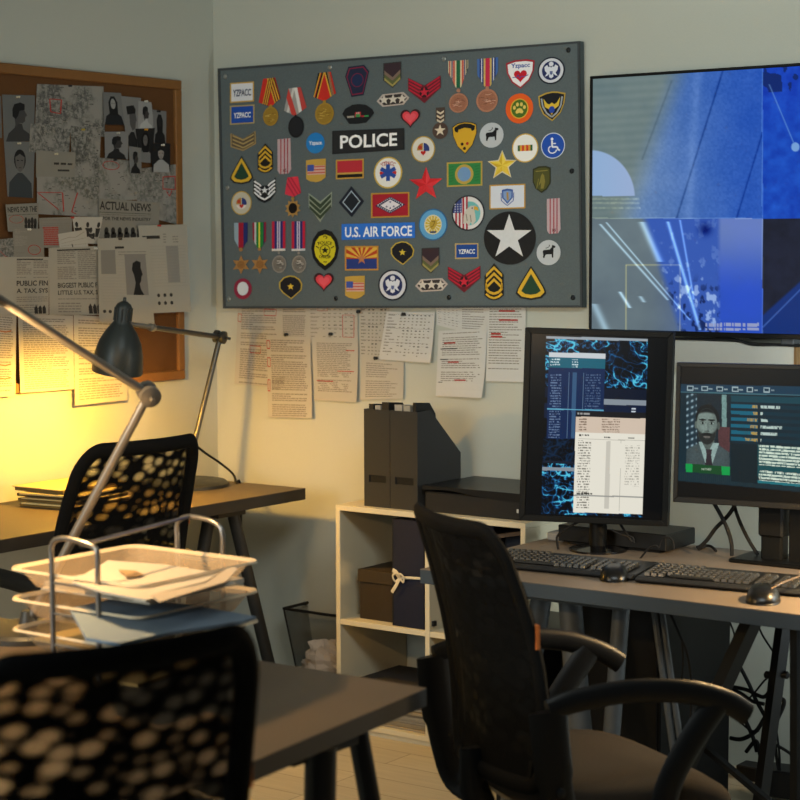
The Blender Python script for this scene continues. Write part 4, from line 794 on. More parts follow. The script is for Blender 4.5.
def tvcol(X, Y):
    P = (qq[0][None, None]*(1-X[..., None])+qq[1][None, None]*X[..., None])*(1-Y[..., None])+(qq[3][None, None]*(1-X[..., None])+qq[2][None, None]*X[..., None])*Y[..., None]
    U, V = pxof(P)
    n = fbm(U*.5, V*.5, 3)-.5; soft = fbm(U/30, V/30)-.5
    # upper left view: pale floor with diagonal seams, plus a room reflection painted in at left
    k = sstep(600, 765, U); r = mix(116, 38, k)+soft*26; g = mix(146, 86, k)+soft*22; bl_ = mix(184, 184, k)+soft*14
    edge = 680-(V-80)*.36; w = (1-sstep(-22, 14, U-edge))*.92; r = mix(r, 116+soft*30, w); g = mix(g, 132+soft*24, w); bl_ = mix(bl_, 128+soft*14, w)  # grey-green room reflection painted into the left side of the picture
    st = (np.sin(V*2*PI/8.2+U*.05)*.5+.5)*w; r = r-7*st; g = g-6*st; bl_ = bl_-6*st  # faint blind lines of that painted reflection
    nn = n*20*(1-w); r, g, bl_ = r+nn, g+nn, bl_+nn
    for (ux, uy, vx, vy, dk) in ((723, 70, 676, 220, 34), (764, 128, 736, 220, 30), (672, 80, 642, 160, 16)):
        t = (V-uy)/(vy-uy); d = np.abs(U-(ux+(vx-ux)*t)); q = np.exp(-(d/1.0)**2)*((t > 0) & (t < 1)); r, g, bl_ = r-dk*q, g-dk*q*1.1, bl_-dk*q*1.2
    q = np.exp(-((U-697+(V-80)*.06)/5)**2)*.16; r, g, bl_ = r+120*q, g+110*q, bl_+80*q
    q = 1-sstep(-1.6, 1.2, ((U-590)/45)**2*40+((198-V)/48)**2*40-40); q = q*(V < 196); r = mix(r, 148+(U-600)*.25, q); g = mix(g, 178, q); bl_ = mix(bl_, 216, q)
    for yy in (199, 203, 208): q = np.exp(-((V-yy)/.9)**2)*(U < 640)*(.5+n); r, g, bl_ = r+60*q, g+56*q, bl_+36*q
    # lower left view: courtyard seen from above
    lo = V > 218.5; k = sstep(640, 762, U)
    R2 = mix(104, 40, k)+soft*20; G2 = mix(120, 76, k)+soft*22; B2 = mix(128, 188, k)+soft*18
    band_ = sstep(640, 650, U-(V-220)*.32)*(1-sstep(716, 724, U-(V-220)*.02)); f2 = fbm(U/6, V/9, 4)
    hi = sstep(.60, .70, f2)*(.25+.75*sstep(250, 300, V)); R2 = mix(R2, 56+90*hi, band_); G2 = mix(G2, 92+84*hi, band_); B2 = mix(B2, 182+50*hi, band_)
    dk = sstep(.40, .33, f2)*band_*sstep(270, 300, V); R2, G2, B2 = R2-34*dk, G2-50*dk, B2-84*dk
    for (ux, uy, vx, vy, wd, gain) in ((600, 224, 668, 300, 1.4, 90), (606, 222, 690, 320, 1, 90), (668, 222, 700, 330, 1.6, 110), (680, 220, 694, 300, 1, 80), (642, 222, 660, 262, 3.4, 90), (594, 304, 606, 330, 4, 70), (620, 292, 630, 308, 1.8, 110), (640, 296, 644, 302, 2, 80)):
        t = (V-uy)/(vy-uy); d = np.abs(U-(ux+(vx-ux)*t)); q = np.exp(-(d/wd)**2)*((t > 0) & (t < 1)); R2, G2, B2 = R2+gain*q*.8, G2+gain*q, B2+gain*q*1.1
    right = sstep(716, 722, U); R2 = mix(R2, 44+sstep(300, 225, V)*60, right); G2 = mix(G2, 82+sstep(300, 225, V)*46, right); B2 = mix(B2, 196+soft*20, right)
    cl = np.exp(-(((U-705)/6)**2+((V-229)/6)**2)); R2, G2, B2 = R2-70*cl, G2-80*cl, B2-80*cl
    for xa, ya, xb, yb in ((626, 265, 680, 265), (626, 265, 626, 332), (680, 265, 680, 332)):
        d = np.where(abs(xa-xb) < 1, np.where((V > ya) & (V < yb), np.abs(U-xa), 9), np.where((U > xa) & (U < xb), np.abs(V-ya), 9)); q = np.exp(-(d/.6)**2)*.6; R2, G2, B2 = R2+110*q, G2+90*q, B2+20*q
    tx = ((V > 323) & (V < 326.5) | (V > 328) & (V < 330.4)) & (U > 703) & (U < 759) & (vnoise(U*1.1, V*.01) > .36); R2, G2, B2 = np.where(tx, 150, R2), np.where(tx, 160, G2), np.where(tx, 200, B2)
    r, g, bl_ = np.where(lo, R2, r), np.where(lo, G2, g), np.where(lo, B2, bl_)
    # right hand views
    rt = U > 762.6; soft2 = fbm(U/9+40, V/9)-.5
    r3 = 22+soft2*24; g3 = 74+soft2*44+sstep(150, 80, V)*-6; b3 = 188+soft2*44
    bl3 = (V < 92-.0*(U)) & (vnoise(U/5, V/7) > .5); r3, g3, b3 = np.where(bl3, 14, r3), np.where(bl3, 40, g3), np.where(bl3, 110, b3)
    t = (V-84)/(146-84); d = np.abs(U-(769+(795-769)*t)); q = np.exp(-(d/.7)**2)*((t > 0) & (t < 1)); q2 = 1-sstep(.8, 1.2, ((U-795.4)/4.2)**2+((V-147)/4.6)**2); q = np.maximum(q*.6, q2); r3, g3, b3 = mix(r3, 120, q), mix(g3, 164, q), mix(b3, 220, q)
    r4 = 30+soft2*10; g4 = 34+soft2*12; b4 = 52+soft2*20
    q = sstep(296, 300, V-(782-U)*.9); r4, g4, b4 = mix(r4, 22, q), mix(g4, 50, q), mix(b4, 120, q)
    d = np.abs((V-300)+(U-790)*1.0); q = np.exp(-(d/.8)**2)*.7; r4, g4, b4 = r4+70*q, g4+84*q, b4+100*q
    r = np.where(rt, np.where(lo, r4, r3), r); g = np.where(rt, np.where(lo, g4, g3), g); bl_ = np.where(rt, np.where(lo, b4, b3), bl_)
    ln = (np.abs(U-762.4) < .6) | ((np.abs(V-218.2) < .5) & (U < 763)); r, g, bl_ = np.where(ln, r+30, r), np.where(ln, g+30, g), np.where(ln, bl_+20, bl_)
    return r, g, bl_
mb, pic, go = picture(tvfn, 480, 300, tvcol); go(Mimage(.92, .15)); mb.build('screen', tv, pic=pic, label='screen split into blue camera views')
# pale panel with cable under the television
P = [on(673, 339.5, 1, -.05), on(794, 345, 1, -.05), on(794, 366, 1, -.05), on(673, 366, 1, -.05)]
pnl = T('wall_panel', 'pale blank panel on the wall between the television and the right monitor', 'panel', on(733, 366, 1, -.02))
MB().prism(P, (0, .047, 0), M('a9a69c', .8, var=.03, scale=40)).build('cover', pnl); MB().prism([on(793.9, 345, 1, -.051), on(796.4, 345, 1, -.051), on(796.4, 366, 1, -.051), on(793.9, 366, 1, -.051)], (0, .045, 0), M('6b5030', .7)).build('edge_strip', pnl)
cb = MB(); cb.tube(spline([on(u, v, 1, -.055) for u, v in ((672, 338.6), (700, 339), (727, 338.8), (740, 341), (752, 344.4), (775, 344.8), (800, 346))]), .0042, RUB, 8); cb.build('cable', None, smooth=True, label='black cable lying along the top of the pale wall panel', cat='cable', group='black cables')
MB().box(on(780.5, 344.5, 1, -.06), on(793.5, 337.4, 1, -.06)+np.array([0, .055, 0]), M('3a3c3e', .6), bev=.003).build('junction_box', None, label='small dark grey block between the television and the pale panel', cat='box')

# ------------------------------------------------------------------ right desk
DT = M('685c4f', .48, var=.05, scale=14, spec=.4); DE = M('353e46', .5); ALU = M('46494b', .55, .1, var=.06, scale=40); STL = M('131415', .5, .2)
rd = T('desk', 'grey-topped office desk carrying the two monitors and keyboards', 'desk', (2.6, -.69, 0), 'office desks')
xa = 1.722; xb = 3.35; yf = -1.108; yb = -.30; zt = .74; th = .040
MB().box((xa, yf, zt-.002), (xb, yb, zt), DT).build('desk_top', rd); MB().box((xa, yf, zt-th), (xb, yb, zt-.002), DE, bev=.001).build('top_edge', rd, label='dark slate grey edge of the desk top')
def leg(nm, p, q, r, mat, par, n=4, lab=None): return MB().tube([p, q], r, mat, n, flat=(1, .3, 0)).build(nm, par, label=lab, smooth=n > 6)
zl = zt-th
def lp(u, v, y): return on(u, v, 1, y)
def legpx(u0, v0, u1, v1, y0, y1, r, mat, n=12):
    p, q = lp(u0, v0, y0), lp(u1, v1, y1); d = (p-q)/(p[2]-q[2]); return leg('leg', p+d*(zl-p[2]), p+d*(.0-p[2]), r, mat, rd, n)
legpx(541, 600, 529, 680, -.94, -.97, .030, ALU); legpx(570, 600, 577, 690, -.96, -1.0, .033, ALU); legpx(621, 612, 615, 690, -.95, -.98, .024, ALU); legpx(655, 615, 672, 740, -.96, -1.0, .0095, ALU, 8); legpx(662.6, 616, 680, 740, -.95, -.99, .0085, ALU, 8)
MB().box((1.86, -1.0, zl-.03), (2.3, -.9, zl), ALU).build('trestle_rail', rd)
legpx(750, 625, 708, 717, -1.0, -.98, .026, STL, 4); legpx(783, 630, 764, 775, -.62, -.60, .022, STL, 4); legpx(798, 640, 798, 780, -1.07, -1.07, .020, STL, 4)
leg('brace', lp(690, 735, -.9), lp(785, 815, -.9), .011, STL, rd, 4)
for u in (768.5, 785.5):
    s = MB(); s.lathe([(.006, -.012), (.011, -.008), (.011, .006), (.004, .012)], STL, lp(u, 675, -.61), (1, 0, 0), 10); s.build('wing_screw', rd, smooth=True)
# black computer tower and smaller device under the desk
pc = T('computer_tower', 'large black computer tower standing under the right desk', 'computer', (2.25, -.6, 0))
MB().box((1.98, -.78, .012), (2.30, -.35, .66), M('050505', .6, spec=.12), bev=.004).build('case', pc); MB().box((1.99, -.784, .03), (2.29, -.78, .64), M('060606', .5, spec=.2)).build('front_panel', pc)
d2 = T('computer_unit', 'low grey computer unit on the floor left of the black tower', 'computer', (1.86, -.62, 0))
q = [lp(540, 646, -.80), lp(582, 668, -.80), lp(582, 720, -.80), lp(540, 720, -.80)]
MB().box((1.74, -.80, .12), (1.93, -.45, .52), M('1d1f21', .4), bev=.004).build('case', d2); MB().box((1.745, -.806, .41), (1.925, -.80, .505), GLOSS).build('front_cover', d2); MB().box((1.745, -.807, .14), (1.925, -.80, .39), M('26292b', .5), bev=.002).build('drive_bay', d2)
a = MB()
for i in range(2):
    for j in range(2): a.box((1.86+.025*i, -.810, .30+.03*j), (1.875+.025*i, -.806, .315+.03*j), M('6a6e70', .4))
a.build('port', d2); MB().box((1.76, -.78, 0), (1.92, -.47, .12), M('101112', .7), bev=.003).build('stand', d2)
# black flat box behind the upright monitor
fb = T('docking_box', 'flat black device lying on the desk behind the upright monitor', 'device', (1.98, -.42, .74))
MB().box((1.80, -.50, .748), (2.165, -.315, .797), M('0c0d0e', .42, spec=.25), bev=.003).build('body', fb); MB().box((1.83, -.49, .74), (2.14, -.34, .748), RUB).build('foot', fb)
MB().box((1.742, -.47, .7402), (1.80, -.36, .766), M('8d9092', .5), bev=.004).build('adapter', None, label='small light grey adapter block at the far left of the right desk', cat='adapter')
MB().box((2.60, -.40, .7402), (2.72, -.32, .80), M('8a6a20', .7), bev=.003).build('carton', None, label='small ochre carton behind the right monitor stand', cat='box')

# ------------------------------------------------------------------ upright monitor
def dvec(az): return np.array([math.sin(az), -math.cos(az), 0.])
def slabquad(px, p, n, inn=0.): return [onp(u, v, np.array(p)+np.array(n)*inn, n) for u, v in px]
n1 = dvec(.26); c1 = np.array([1.98, -.60, 1.1]); mo = [(525, 327.5), (673.5, 332), (667.4, 526.6), (518.6, 520.6)]
m1 = T('computer_monitor', 'upright computer monitor with blue network graphics and a white list', 'monitor', (1.965, -.54, .74), 'computer monitors')
F = slabquad(mo, c1, n1); ins = lambda q, d: [tuple(np.array(p)+np.sign(np.mean(np.array(q), 0)-np.array(p))*d) for p in q]
mi = ins(mo, 6); Fi = slabquad(mi, c1, n1); a = MB()
for i in range(4): j = (i+1) % 4; a.prism([F[i], F[j], Fi[j], Fi[i]], -n1*.028, BLK2)
a.build('bezel', m1, bevel=.0015); Fb = slabquad(ins(mo, 1), c1, n1, -.02); MB().prism(Fb, -n1*.022, DARK).build('back_shell', m1)
S1 = slabquad(ins(mo, 5.5), c1, n1, -.005)
def quadfn(Q, n):
    n = np.array(n); return lambda x, y, h=0: (Q[0]*(1-x)+Q[1]*x)*(1-y)+(Q[3]*(1-x)+Q[2]*x)*y+n*h
def inquad(U, V, q):                          # bilinear-ish local coordinates of photo pixels in a quad
    q = np.array(q, float); A = q[0]; ex = q[1]-q[0]; ey = q[3]-q[0]; det = ex[0]*ey[1]-ex[1]*ey[0]; dx, dy = U-A[0], V-A[1]
    return (dx*ey[1]-dy*ey[0])/det, (ex[0]*dy-ex[1]*dx)/det
def scr_px(Q, X, Y):
    P = (Q[0][None, None]*(1-X[..., None])+Q[1][None, None]*X[..., None])*(1-Y[..., None])+(Q[3][None, None]*(1-X[..., None])+Q[2][None, None]*X[..., None])*Y[..., None]; return pxof(P)
def fil(U, V, s, sh=0): n = fbm(U/s+sh, V/s*1.1+sh, 4); return np.exp(-(np.abs(n-.5)/.025)**2)
def m1col(X, Y):
    U, V = scr_px(S1, X, Y); z = np.zeros_like(U); r, g, b = z+6, z+7, z+9
    x, y = inquad(U, V, [(546.5, 336), (648, 339), (641.5, 516.5), (541, 514)]); on_ = (x > 0) & (x < 1) & (y > 0) & (y < 1)
    a1, a2 = U*.94+V*.34, V*.94-U*.34
    def ridge(s, w, o): n = (vnoise(a1/s+o, a2/(s*.7)+o)*2+vnoise(a1/s*2.1+o+9, a2/s*2.6))/3; return np.exp(-np.abs(n-.5)/w)
    dens = sstep(.28, .6, fbm(U/26+9, V/26)); glow = ridge(17, .022, 3)*.9+ridge(11, .02, 30)*.7+ridge(7, .018, 60)*.45; glow = glow*(.45+1.1*dens); blob = sstep(.52, .8, fbm(U/2.2, V/2.2, 2))*dens
    k = np.clip(glow*1.1+blob*.6, 0, 1); top = y < .28; bot = y > .715
    act = on_ & (top | bot | ((y > .55) & (x < .36))); kk = k*np.where((y > .5) & ~bot, .25, 1)
    r, g, b = np.where(act, 2+20*kk+60*kk**4, r), np.where(act, 6+118*kk+70*kk**4, g), np.where(act, 14+205*kk, b)
    def R(x0, y0, x1, y1, c, m=None):
        nonlocal r, g, b
        s = on_ & (x > x0) & (x < x1) & (y > y0) & (y < y1)
        if m is not None: s = s & m
        r, g, b = np.where(s, c[0], r), np.where(s, c[1], g), np.where(s, c[2], b)
    tx = vnoise(U*1.7, np.floor(V/2.4)*7.3)
    row = (np.mod(V, 2.6) < 1.3)
    R(0, 0, 1, .014, (150, 160, 168)); R(.0, .285, 1, .345, (10, 20, 40)); R(.56, .345, 1, .375, (130, 140, 150)); R(.0, .375, 1, .46, (12, 26, 54)); R(0, .70, .36, .712, (20, 28, 46)); R(0, .735, .4, .755, (130, 140, 150)); R(.86, .385, .9, .42, (190, 200, 210), row)
    R(.03, .09, .585, .118, (196, 202, 206)); R(.03, .118, .585, .175, (22, 92, 112)); R(.05, .125, .14, .17, (200, 220, 224), row & (tx > .35)); R(.26, .125, .32, .17, (200, 220, 224), row & (tx > .4))
    R(.03, .175, .585, .575, (14, 36, 76)); R(.05, .21, .16, .57, (92, 114, 148), row & (tx > .42)); R(.27, .2, .31, .57, (50, 84, 120)); R(.4, .2, .55, .4, (74, 96, 130), row & (tx > .5)); R(.232, .2, .236, .57, (90, 120, 150)); R(.375, .2, .379, .57, (90, 120, 150)); R(.03, .405, .585, .412, (90, 160, 190))
    R(.315, .415, 1, .447, (24, 24, 28)); R(.33, .425, .45, .436, (150, 150, 150), tx > .4); R(.315, .447, 1, .535, (206, 188, 170)); R(.345, .455, .42, .53, (120, 100, 84), row & (tx > .35)); R(.57, .455, .75, .53, (140, 120, 104), row & (tx > .4))
    R(.315, .535, 1, .985, (226, 222, 208)); R(.35, .545, .45, .555, (60, 60, 56), tx > .35); R(.6, .555, .66, .562, (90, 90, 84), tx > .3); R(.83, .555, .9, .562, (90, 90, 84), tx > .3); R(.345, .57, 1, .573, (170, 166, 154))
    R(.345, .58, .47, .96, (128, 124, 114), row & (tx > .45)); R(.62, .58, .665, .96, (196, 192, 180)); R(.765, .57, .769, .97, (170, 168, 156)); R(.81, .60, .95, .83, (172, 168, 156), row & (tx > .5)); R(.315, .885, 1, .893, (150, 150, 144)); R(.345, .875, .5, .883, (50, 50, 46), tx > .3)
    return r, g, b
mb, pic, go = picture(quadfn(S1, n1), 290, 390, m1col); go(Mimage(1.0, .2)); mb.build('screen', m1, pic=pic, label='screen with a white list window over blue graphics')
st = MB(); sb = np.array([1.965, -.545, .74]); st.lathe([(.026, .0), (.026, .13)], BLK2, sb, n=24); st.build('stand_column', m1, smooth=True)
st = MB(); st.lathe([(.085, .0), (.085, .006), (.04, .012), (.028, .016)], GLOSS, sb, n=36); st.build('stand_foot', m1, smooth=True)
MB().box(sb+np.array([-.03, -.028, .12]), sb+np.array([.03, .01, .24]), DARK).build('mount', m1)

# ------------------------------------------------------------------ right monitor
n2 = dvec(.10); c2 = np.array([2.5, -.60, 1.1]); F0 = onp(676.4, 362.5, c2, n2); F3 = onp(672.6, 502, c2, n2); e2 = np.array([math.cos(.10), math.sin(.10), 0])
q2 = [F0, F0+e2*.60+np.array([0, 0, .012]), F3+e2*.60, F3]; q2[1][2] = F0[2]+.004; q2[2][2] = F3[2]+.004
m2 = T('computer_monitor', 'wide computer monitor showing a portrait and a matched green label', 'monitor', (2.52, -.45, .74), 'computer monitors')
def insq(Q, l, t, r_, b):
    ex = (Q[1]-Q[0])/np.linalg.norm(Q[1]-Q[0]); ez = np.array([0, 0, 1.]); return [Q[0]+ex*l-ez*t, Q[1]-ex*r_-ez*t, Q[2]-ex*r_+ez*b, Q[3]+ex*l+ez*b]
qi = insq(q2, .013, .012, .013, .016); a = MB()
for i in range(4): j = (i+1) % 4; a.prism([q2[i], q2[j], qi[j], qi[i]], -n2*.03, M('141414', .45, spec=.2))
a.build('bezel', m2, bevel=.0015); MB().prism([p-n2*.02 for p in insq(q2, .003, .003, .003, .003)], -n2*.025, DARK).build('back_shell', m2)
S2 = [p-n2*.004 for p in insq(q2, .012, .011, .012, .015)]
def m2col(X, Y):
    U, V = scr_px(S2, X, Y); z = np.zeros_like(U); sh = (U-680)*.055; W_ = V-sh*np.clip((V-380)/100*1.25+.3, .3, 1.7)
    r, g, b = z+9, z+10, z+11
    S = (W_ > 384) & (W_ < 481); gl = sstep(0, 1, fbm(U/40, V/40)); r, g, b = np.where(S, 14, r), np.where(S, 34+8*gl, g), np.where(S, 44+10*gl, b)
    def R(x0, y0, x1, y1, c, m=None):
        nonlocal r, g, b
        s = (U > x0) & (U < x1) & (W_ > y0) & (W_ < y1)
        if m is not None: s = s & m
        r, g, b = np.where(s, c[0], r), np.where(s, c[1], g), np.where(s, c[2], b)
    tx = vnoise(U*1.9, np.floor(W_/2.2)*5.1)
    R(680, 384, 900, 391.4, (18, 52, 74)); R(680, 391.4, 900, 392.6, (60, 100, 112)); R(731, 394, 900, 400, (18, 62, 74)); R(680, 472, 900, 480, (24, 46, 54), np.mod(U, 2) < 1.2)
    for k, xx in enumerate((687, 701.4, 716.6, 732, 746.6, 763.4)):
        R(xx, 385.6, xx+6.4, 390.4, (150, 170, 176)); R(xx+.9, 386.6, xx+5.5, 389.4, (20, 50, 66)); R(xx+7.2, 387.6, xx+11, 389, (130, 150, 156), tx > .3)
    for k in range(6):
        y = 402.4+k*6.3; R(731, y, 757.5, y+3.4, (14, 92, 116)); R(760, y, 900, y+3.2, (10, 44, 58)); R(758-(6, 4.6, 10.6, 7.6, 6.8, 12.6)[k], y+.4, 757.6, y+3, (168, 142, 76), tx > .34); R(760.5, y+.2, 760+(20, 2.6, 7.6, 22, 17, 2)[k], y+3, (176, 196, 190), tx > .3)
    R(731, 440, 757.4, 477, (12, 30, 38)); R(757.6, 439.6, 900, 470.6, (20, 72, 78)); rr = np.mod(W_-440, 3) < 1.9; R(759, 439.8, 795.8, 459, (200, 216, 200), rr & (tx > .26)); R(796, 439.8, 900, 459, (200, 216, 200), rr & (tx > .3)); R(759, 463, 900, 473.6, (200, 216, 200), rr & (tx > .28)); R(757.6, 473.6, 900, 476, (26, 108, 120))
    # portrait
    px, py = (U-686.4)/43.2, (W_-393.6)/69.4; I = (px > 0) & (px < 1) & (py > 0) & (py < 1)
    n = fbm(U*.8, V*.8, 2)-.5
    R_, G_, B_ = z+34, z+46, z+56
    flagL = (px < .24); stars = np.exp(-(np.abs(np.mod(py*11+px*3, 1)-.5)/.2)**2)*np.exp(-(np.abs(np.mod(px*9+.3, 1)-.5)/.28)**2); R_, G_, B_ = np.where(flagL, 34+190*stars, R_), np.where(flagL, 56+180*stars, G_), np.where(flagL, 70+180*stars, B_)
    s = (px > .82) & (px < .93) & (py < .6); R_, G_, B_ = np.where(s, 150, R_), np.where(s, 176, G_), np.where(s, 172, B_); s = (px > .74) & (py > .45); R_, G_, B_ = np.where(s, 108, R_), np.where(s, 62, G_), np.where(s, 66, B_)
    def E_(cx, cy, rx, ry, soft=.08): return 1-sstep(1-soft, 1+soft, ((px-cx)/rx)**2+((py-cy)/ry)**2)
    def put(k, c):
        nonlocal R_, G_, B_
        R_, G_, B_ = mix(R_, c[0], k), mix(G_, c[1], k), mix(B_, c[2], k)
    sh_ = .665+.9*np.maximum(np.abs(px-.5)-.17, 0)**1.0*.42; body = sstep(0, .025, py-sh_); put(body, (88, 97, 101)); put(body*sstep(.35, .5, np.abs(px-.5))*.3, (64, 72, 76))
    neck = E_(.49, .66, .155, .12, .06); put(neck, (116, 120, 114)); put(neck*sstep(.62, .68, py)*.25, (80, 84, 80))
    vneck = (np.abs(px-.52) < .06+(1.02-py)*.52) & (py > .68) & (np.abs(px-.52) < .30-(.9-py)*.1); shirt = vneck & ~((np.abs(px-.49) < .15-(py-.66)*.9) & (py < .80)); put(shirt*1., (190, 203, 198))
    put(((np.abs(px-.52) < .05+.035*(py-.84)/.16) & (py > .81))*1., (60, 46, 56)); put(((np.abs(px-.52) < .075-.25*(py-.775)) & (py > .775) & (py < .84))*1., (70, 54, 62))
    put(E_(.485, .345, .275, .20, .1), (30, 32, 34)); put((E_(.485, .42, .262, .17, .05)), (30, 32, 34))
    face = np.maximum(E_(.475, .415, .235, .215, .06), E_(.475, .535, .205, .175, .06)); put(E_(.225, .44, .035, .055), (116, 120, 114)); put(E_(.745, .44, .035, .055), (98, 102, 98))
    put(face, (160, 166, 158)); put(face*sstep(.50, .74, px)*.5, (104, 108, 104)); put(face*sstep(.34, .24, px)*.3, (120, 124, 118))
    put(face*sstep(.275, .235, py-.16*(px-.475)**2*4), (30, 32, 34))
    bl2 = face*sstep(.545, .60, py+((px-.475)/.21)**2*.07-.05*0); put(bl2*.92, (40, 40, 40)); put(E_(.475, .565, .125, .022), (36, 36, 36)); put(E_(.475, .603, .082, .015), (132, 116, 110)); put(E_(.475, .625, .05, .012)*.5, (90, 88, 84))
    for ex in (.375, .585): put(E_(ex, .405, .07, .026, .4)*.55, (96, 98, 94)); put(E_(ex, .408, .05, .013), (190, 194, 186)); put(E_(ex, .408, .024, .015), (20, 20, 20)); put(E_(ex, .362, .085, .014), (36, 36, 36))
    put(E_(.505, .46, .028, .075, .6)*.4, (104, 106, 102)); put(E_(.475, .525, .06, .016, .5)*.7, (88, 88, 84)); put(E_(.45, .475, .018, .05, .6)*.5, (182, 186, 178))
    s_ = .84+n*.2; r, g, b = np.where(I, R_*s_*.86, r), np.where(I, G_*s_*.95, g), np.where(I, B_*s_*.95, b)
    R(685.8, 463, 729.8, 471.4, (18, 70, 36)); R(685.8, 463, 692.4, 471.4, (10, 150, 70)); R(721.6, 463, 729.8, 471.4, (10, 150, 70))
    return r, g, b
mb, pic, go = picture(quadfn(S2, n2), 420, 280, m2col); go(Mimage(1.0, .25)); scr2 = mb.build('screen', m2, pic=pic, label='screen with the portrait of a bearded person in a suit')
WL = Mglow('c0d8c0', .8); a = Art(lambda x, y, h: onp(x, y, c2+n2*(-.0035+h), n2), .0003)
a.text('MATCHED', 706.4, 469.2, 9.6, 2.2, WL, 1, b=0); o = a.mb.build('caption', m2)
cb_ = onp(778, 545, (2.53, -.45, 1), (0, -1, 0)); st = MB(); sb = np.array([cb_[0], -.45, .74])
st.box(sb+np.array([-.045, -.02, .0]), sb+np.array([.02, .03, .135]), BLK2, bev=.006); st.build('stand_column', m2)
MB().box(sb+np.array([-.05, -.028, .075]), sb+np.array([.025, .035, .3]), DARK, bev=.006).build('stand_sleeve', m2); MB().box(sb+np.array([-.12, -.07, .0]), sb+np.array([.13, .10, .012]), BLK, bev=.004).build('stand_foot', m2)
MB().box(sb+np.array([.04, -.02, .0]), sb+np.array([.10, .03, .2]), BLK, bev=.004).build('stand_post', m2)
# ------------------------------------------------------------------ keyboards and mice
KEY = M('232220', .35, spec=.4); KB = M('0d0e0f', .4, spec=.3)
keym = None
def keyboard(p0, rz, label, W=.46, D=.165):
    global keym
    root = T('keyboard', label, 'keyboard', (0, 0, 0), 'computer keyboards')
    a = MB(); prof = [(-.06, 0), (-.06, .006), (-.045, .014), (D-.06, .026), (D-.05, .022), (D-.05, 0)]
    a.prism([(-W/2, y-.06, z) for y, z in prof], (W, 0, 0), KB); a.build('case', root, bevel=.002)
    a = MB(); a.prism([(-W/2+.004, y-.06, z) for y, z in [(-.061, .003), (-.074, .004), (-.078, .010), (-.06, .0165), (-.045, .016)]], (W-.008, 0, 0), M('1b1c1e', .5)); a.build('wrist_rest', root, bevel=.002)
    if keym is None:
        k = MB(); h = .0082; k.add([(-h, -h, 0), (h, -h, 0), (h, h, 0), (-h, h, 0), (-h*.72, -h*.66, .008), (h*.72, -h*.66, .008), (h*.72, h*.78, .008), (-h*.72, h*.78, .008)], [(4, 5, 6, 7), (0, 1, 5, 4), (1, 2, 6, 5), (2, 3, 7, 6), (3, 0, 4, 7)], KEY); keym = k
    src = None; n = 0
    for j in range(6):
        y = -.095+j*.0195+(.004 if j == 5 else 0)
        cols = [-.205+.0195*i for i in range(15)]+[.10+.0195*i for i in range(2)]+[.152+.0195*i for i in range(3)]
        if j == 0: cols = cols[:3]+cols[10:15]+cols[15:]
        for x in cols:
            if n >= 100: break
            if src is None: src = keym.build('key', root); o = src
            else: o = src.copy(); C.objects.link(o); o.parent = root
            o.location = (x, y+.002, .0165+(y+.105)*.085); o.rotation_euler = (.085, 0, 0); n += 1
            if j == 0 and abs(x-cols[3]) < 1e-6 and len(cols) < 15: pass
    sp = MB(); sp.box((-.14, -.1035, .0165), (-.018, -.0875, .0245), KEY, bev=.002); sp.build('space_bar', root)
    root.location = p0; root.rotation_euler = (0, 0, rz); return root
def placed(u, v, z=.74): return on(u, v, 2, z)
L1, R1 = placed(498, 569), placed(633, 582)
ax = R1-L1; az = math.atan2(ax[1], ax[0]); e = ax/np.linalg.norm(ax); nn = np.array([-e[1], e[0], 0])
keyboard(R1-e*.235+nn*.138, az, 'black keyboard on the desk in front of the upright monitor')
L2, R2 = placed(632, 583), placed(800, 598); ax = R2-L2; az = math.atan2(ax[1], ax[0]); e = ax/np.linalg.norm(ax); nn = np.array([-e[1], e[0], 0])
keyboard(L2+e*.232+nn*.138, az, 'black keyboard below the portrait monitor, running out of the picture')
def mouse(u, v, rz, label, k=1.):
    p = placed(u, v); root = T('computer_mouse', label, 'mouse', p, 'computer mice')
    def sh(rx, ry, h, z0, n=20, pw=2.6):
        def f(s, t):
            a = 2*PI*s; th = t*PI/2; c, w = math.cos(a), math.sin(a); r = 1/((abs(c)**pw+abs(w)**pw)**(1/pw)); rad = max(math.cos(th), 0)**.75
            return np.array([rx*c*r*rad, ry*w*r*rad*(1+.0*w), z0+h*math.sin(th)*(1+.10*(w*rad))])
        return f
    ROOT[root] = np.zeros(3)
    a = MB(); a.grid(sh(.031*k, .053*k, .029*k, .002), 32, 10, M('090909', .33, spec=.3)); a.build('shell', root, smooth=True)
    a = MB(); a.grid(sh(.0325*k, .055*k, .012*k, 0), 32, 6, BLK); a.build('skirt', root, smooth=True)
    a = MB(); a.lathe([(.007, -.003), (.008, 0), (.007, .003)], RUB, (0, .03*k, .026*k), (1, 0, 0), 14); a.build('scroll_wheel', root, smooth=True)
    root.rotation_euler = (0, 0, rz); ROOT[root] = np.array(p); return root

mouse(614.5, 578.5, .5, 'black mouse in front of the first keyboard on the right desk', 1.25)
mouse(763, 600.5, .4, 'black mouse near the right edge of the picture, before the second keyboard', 1.35)
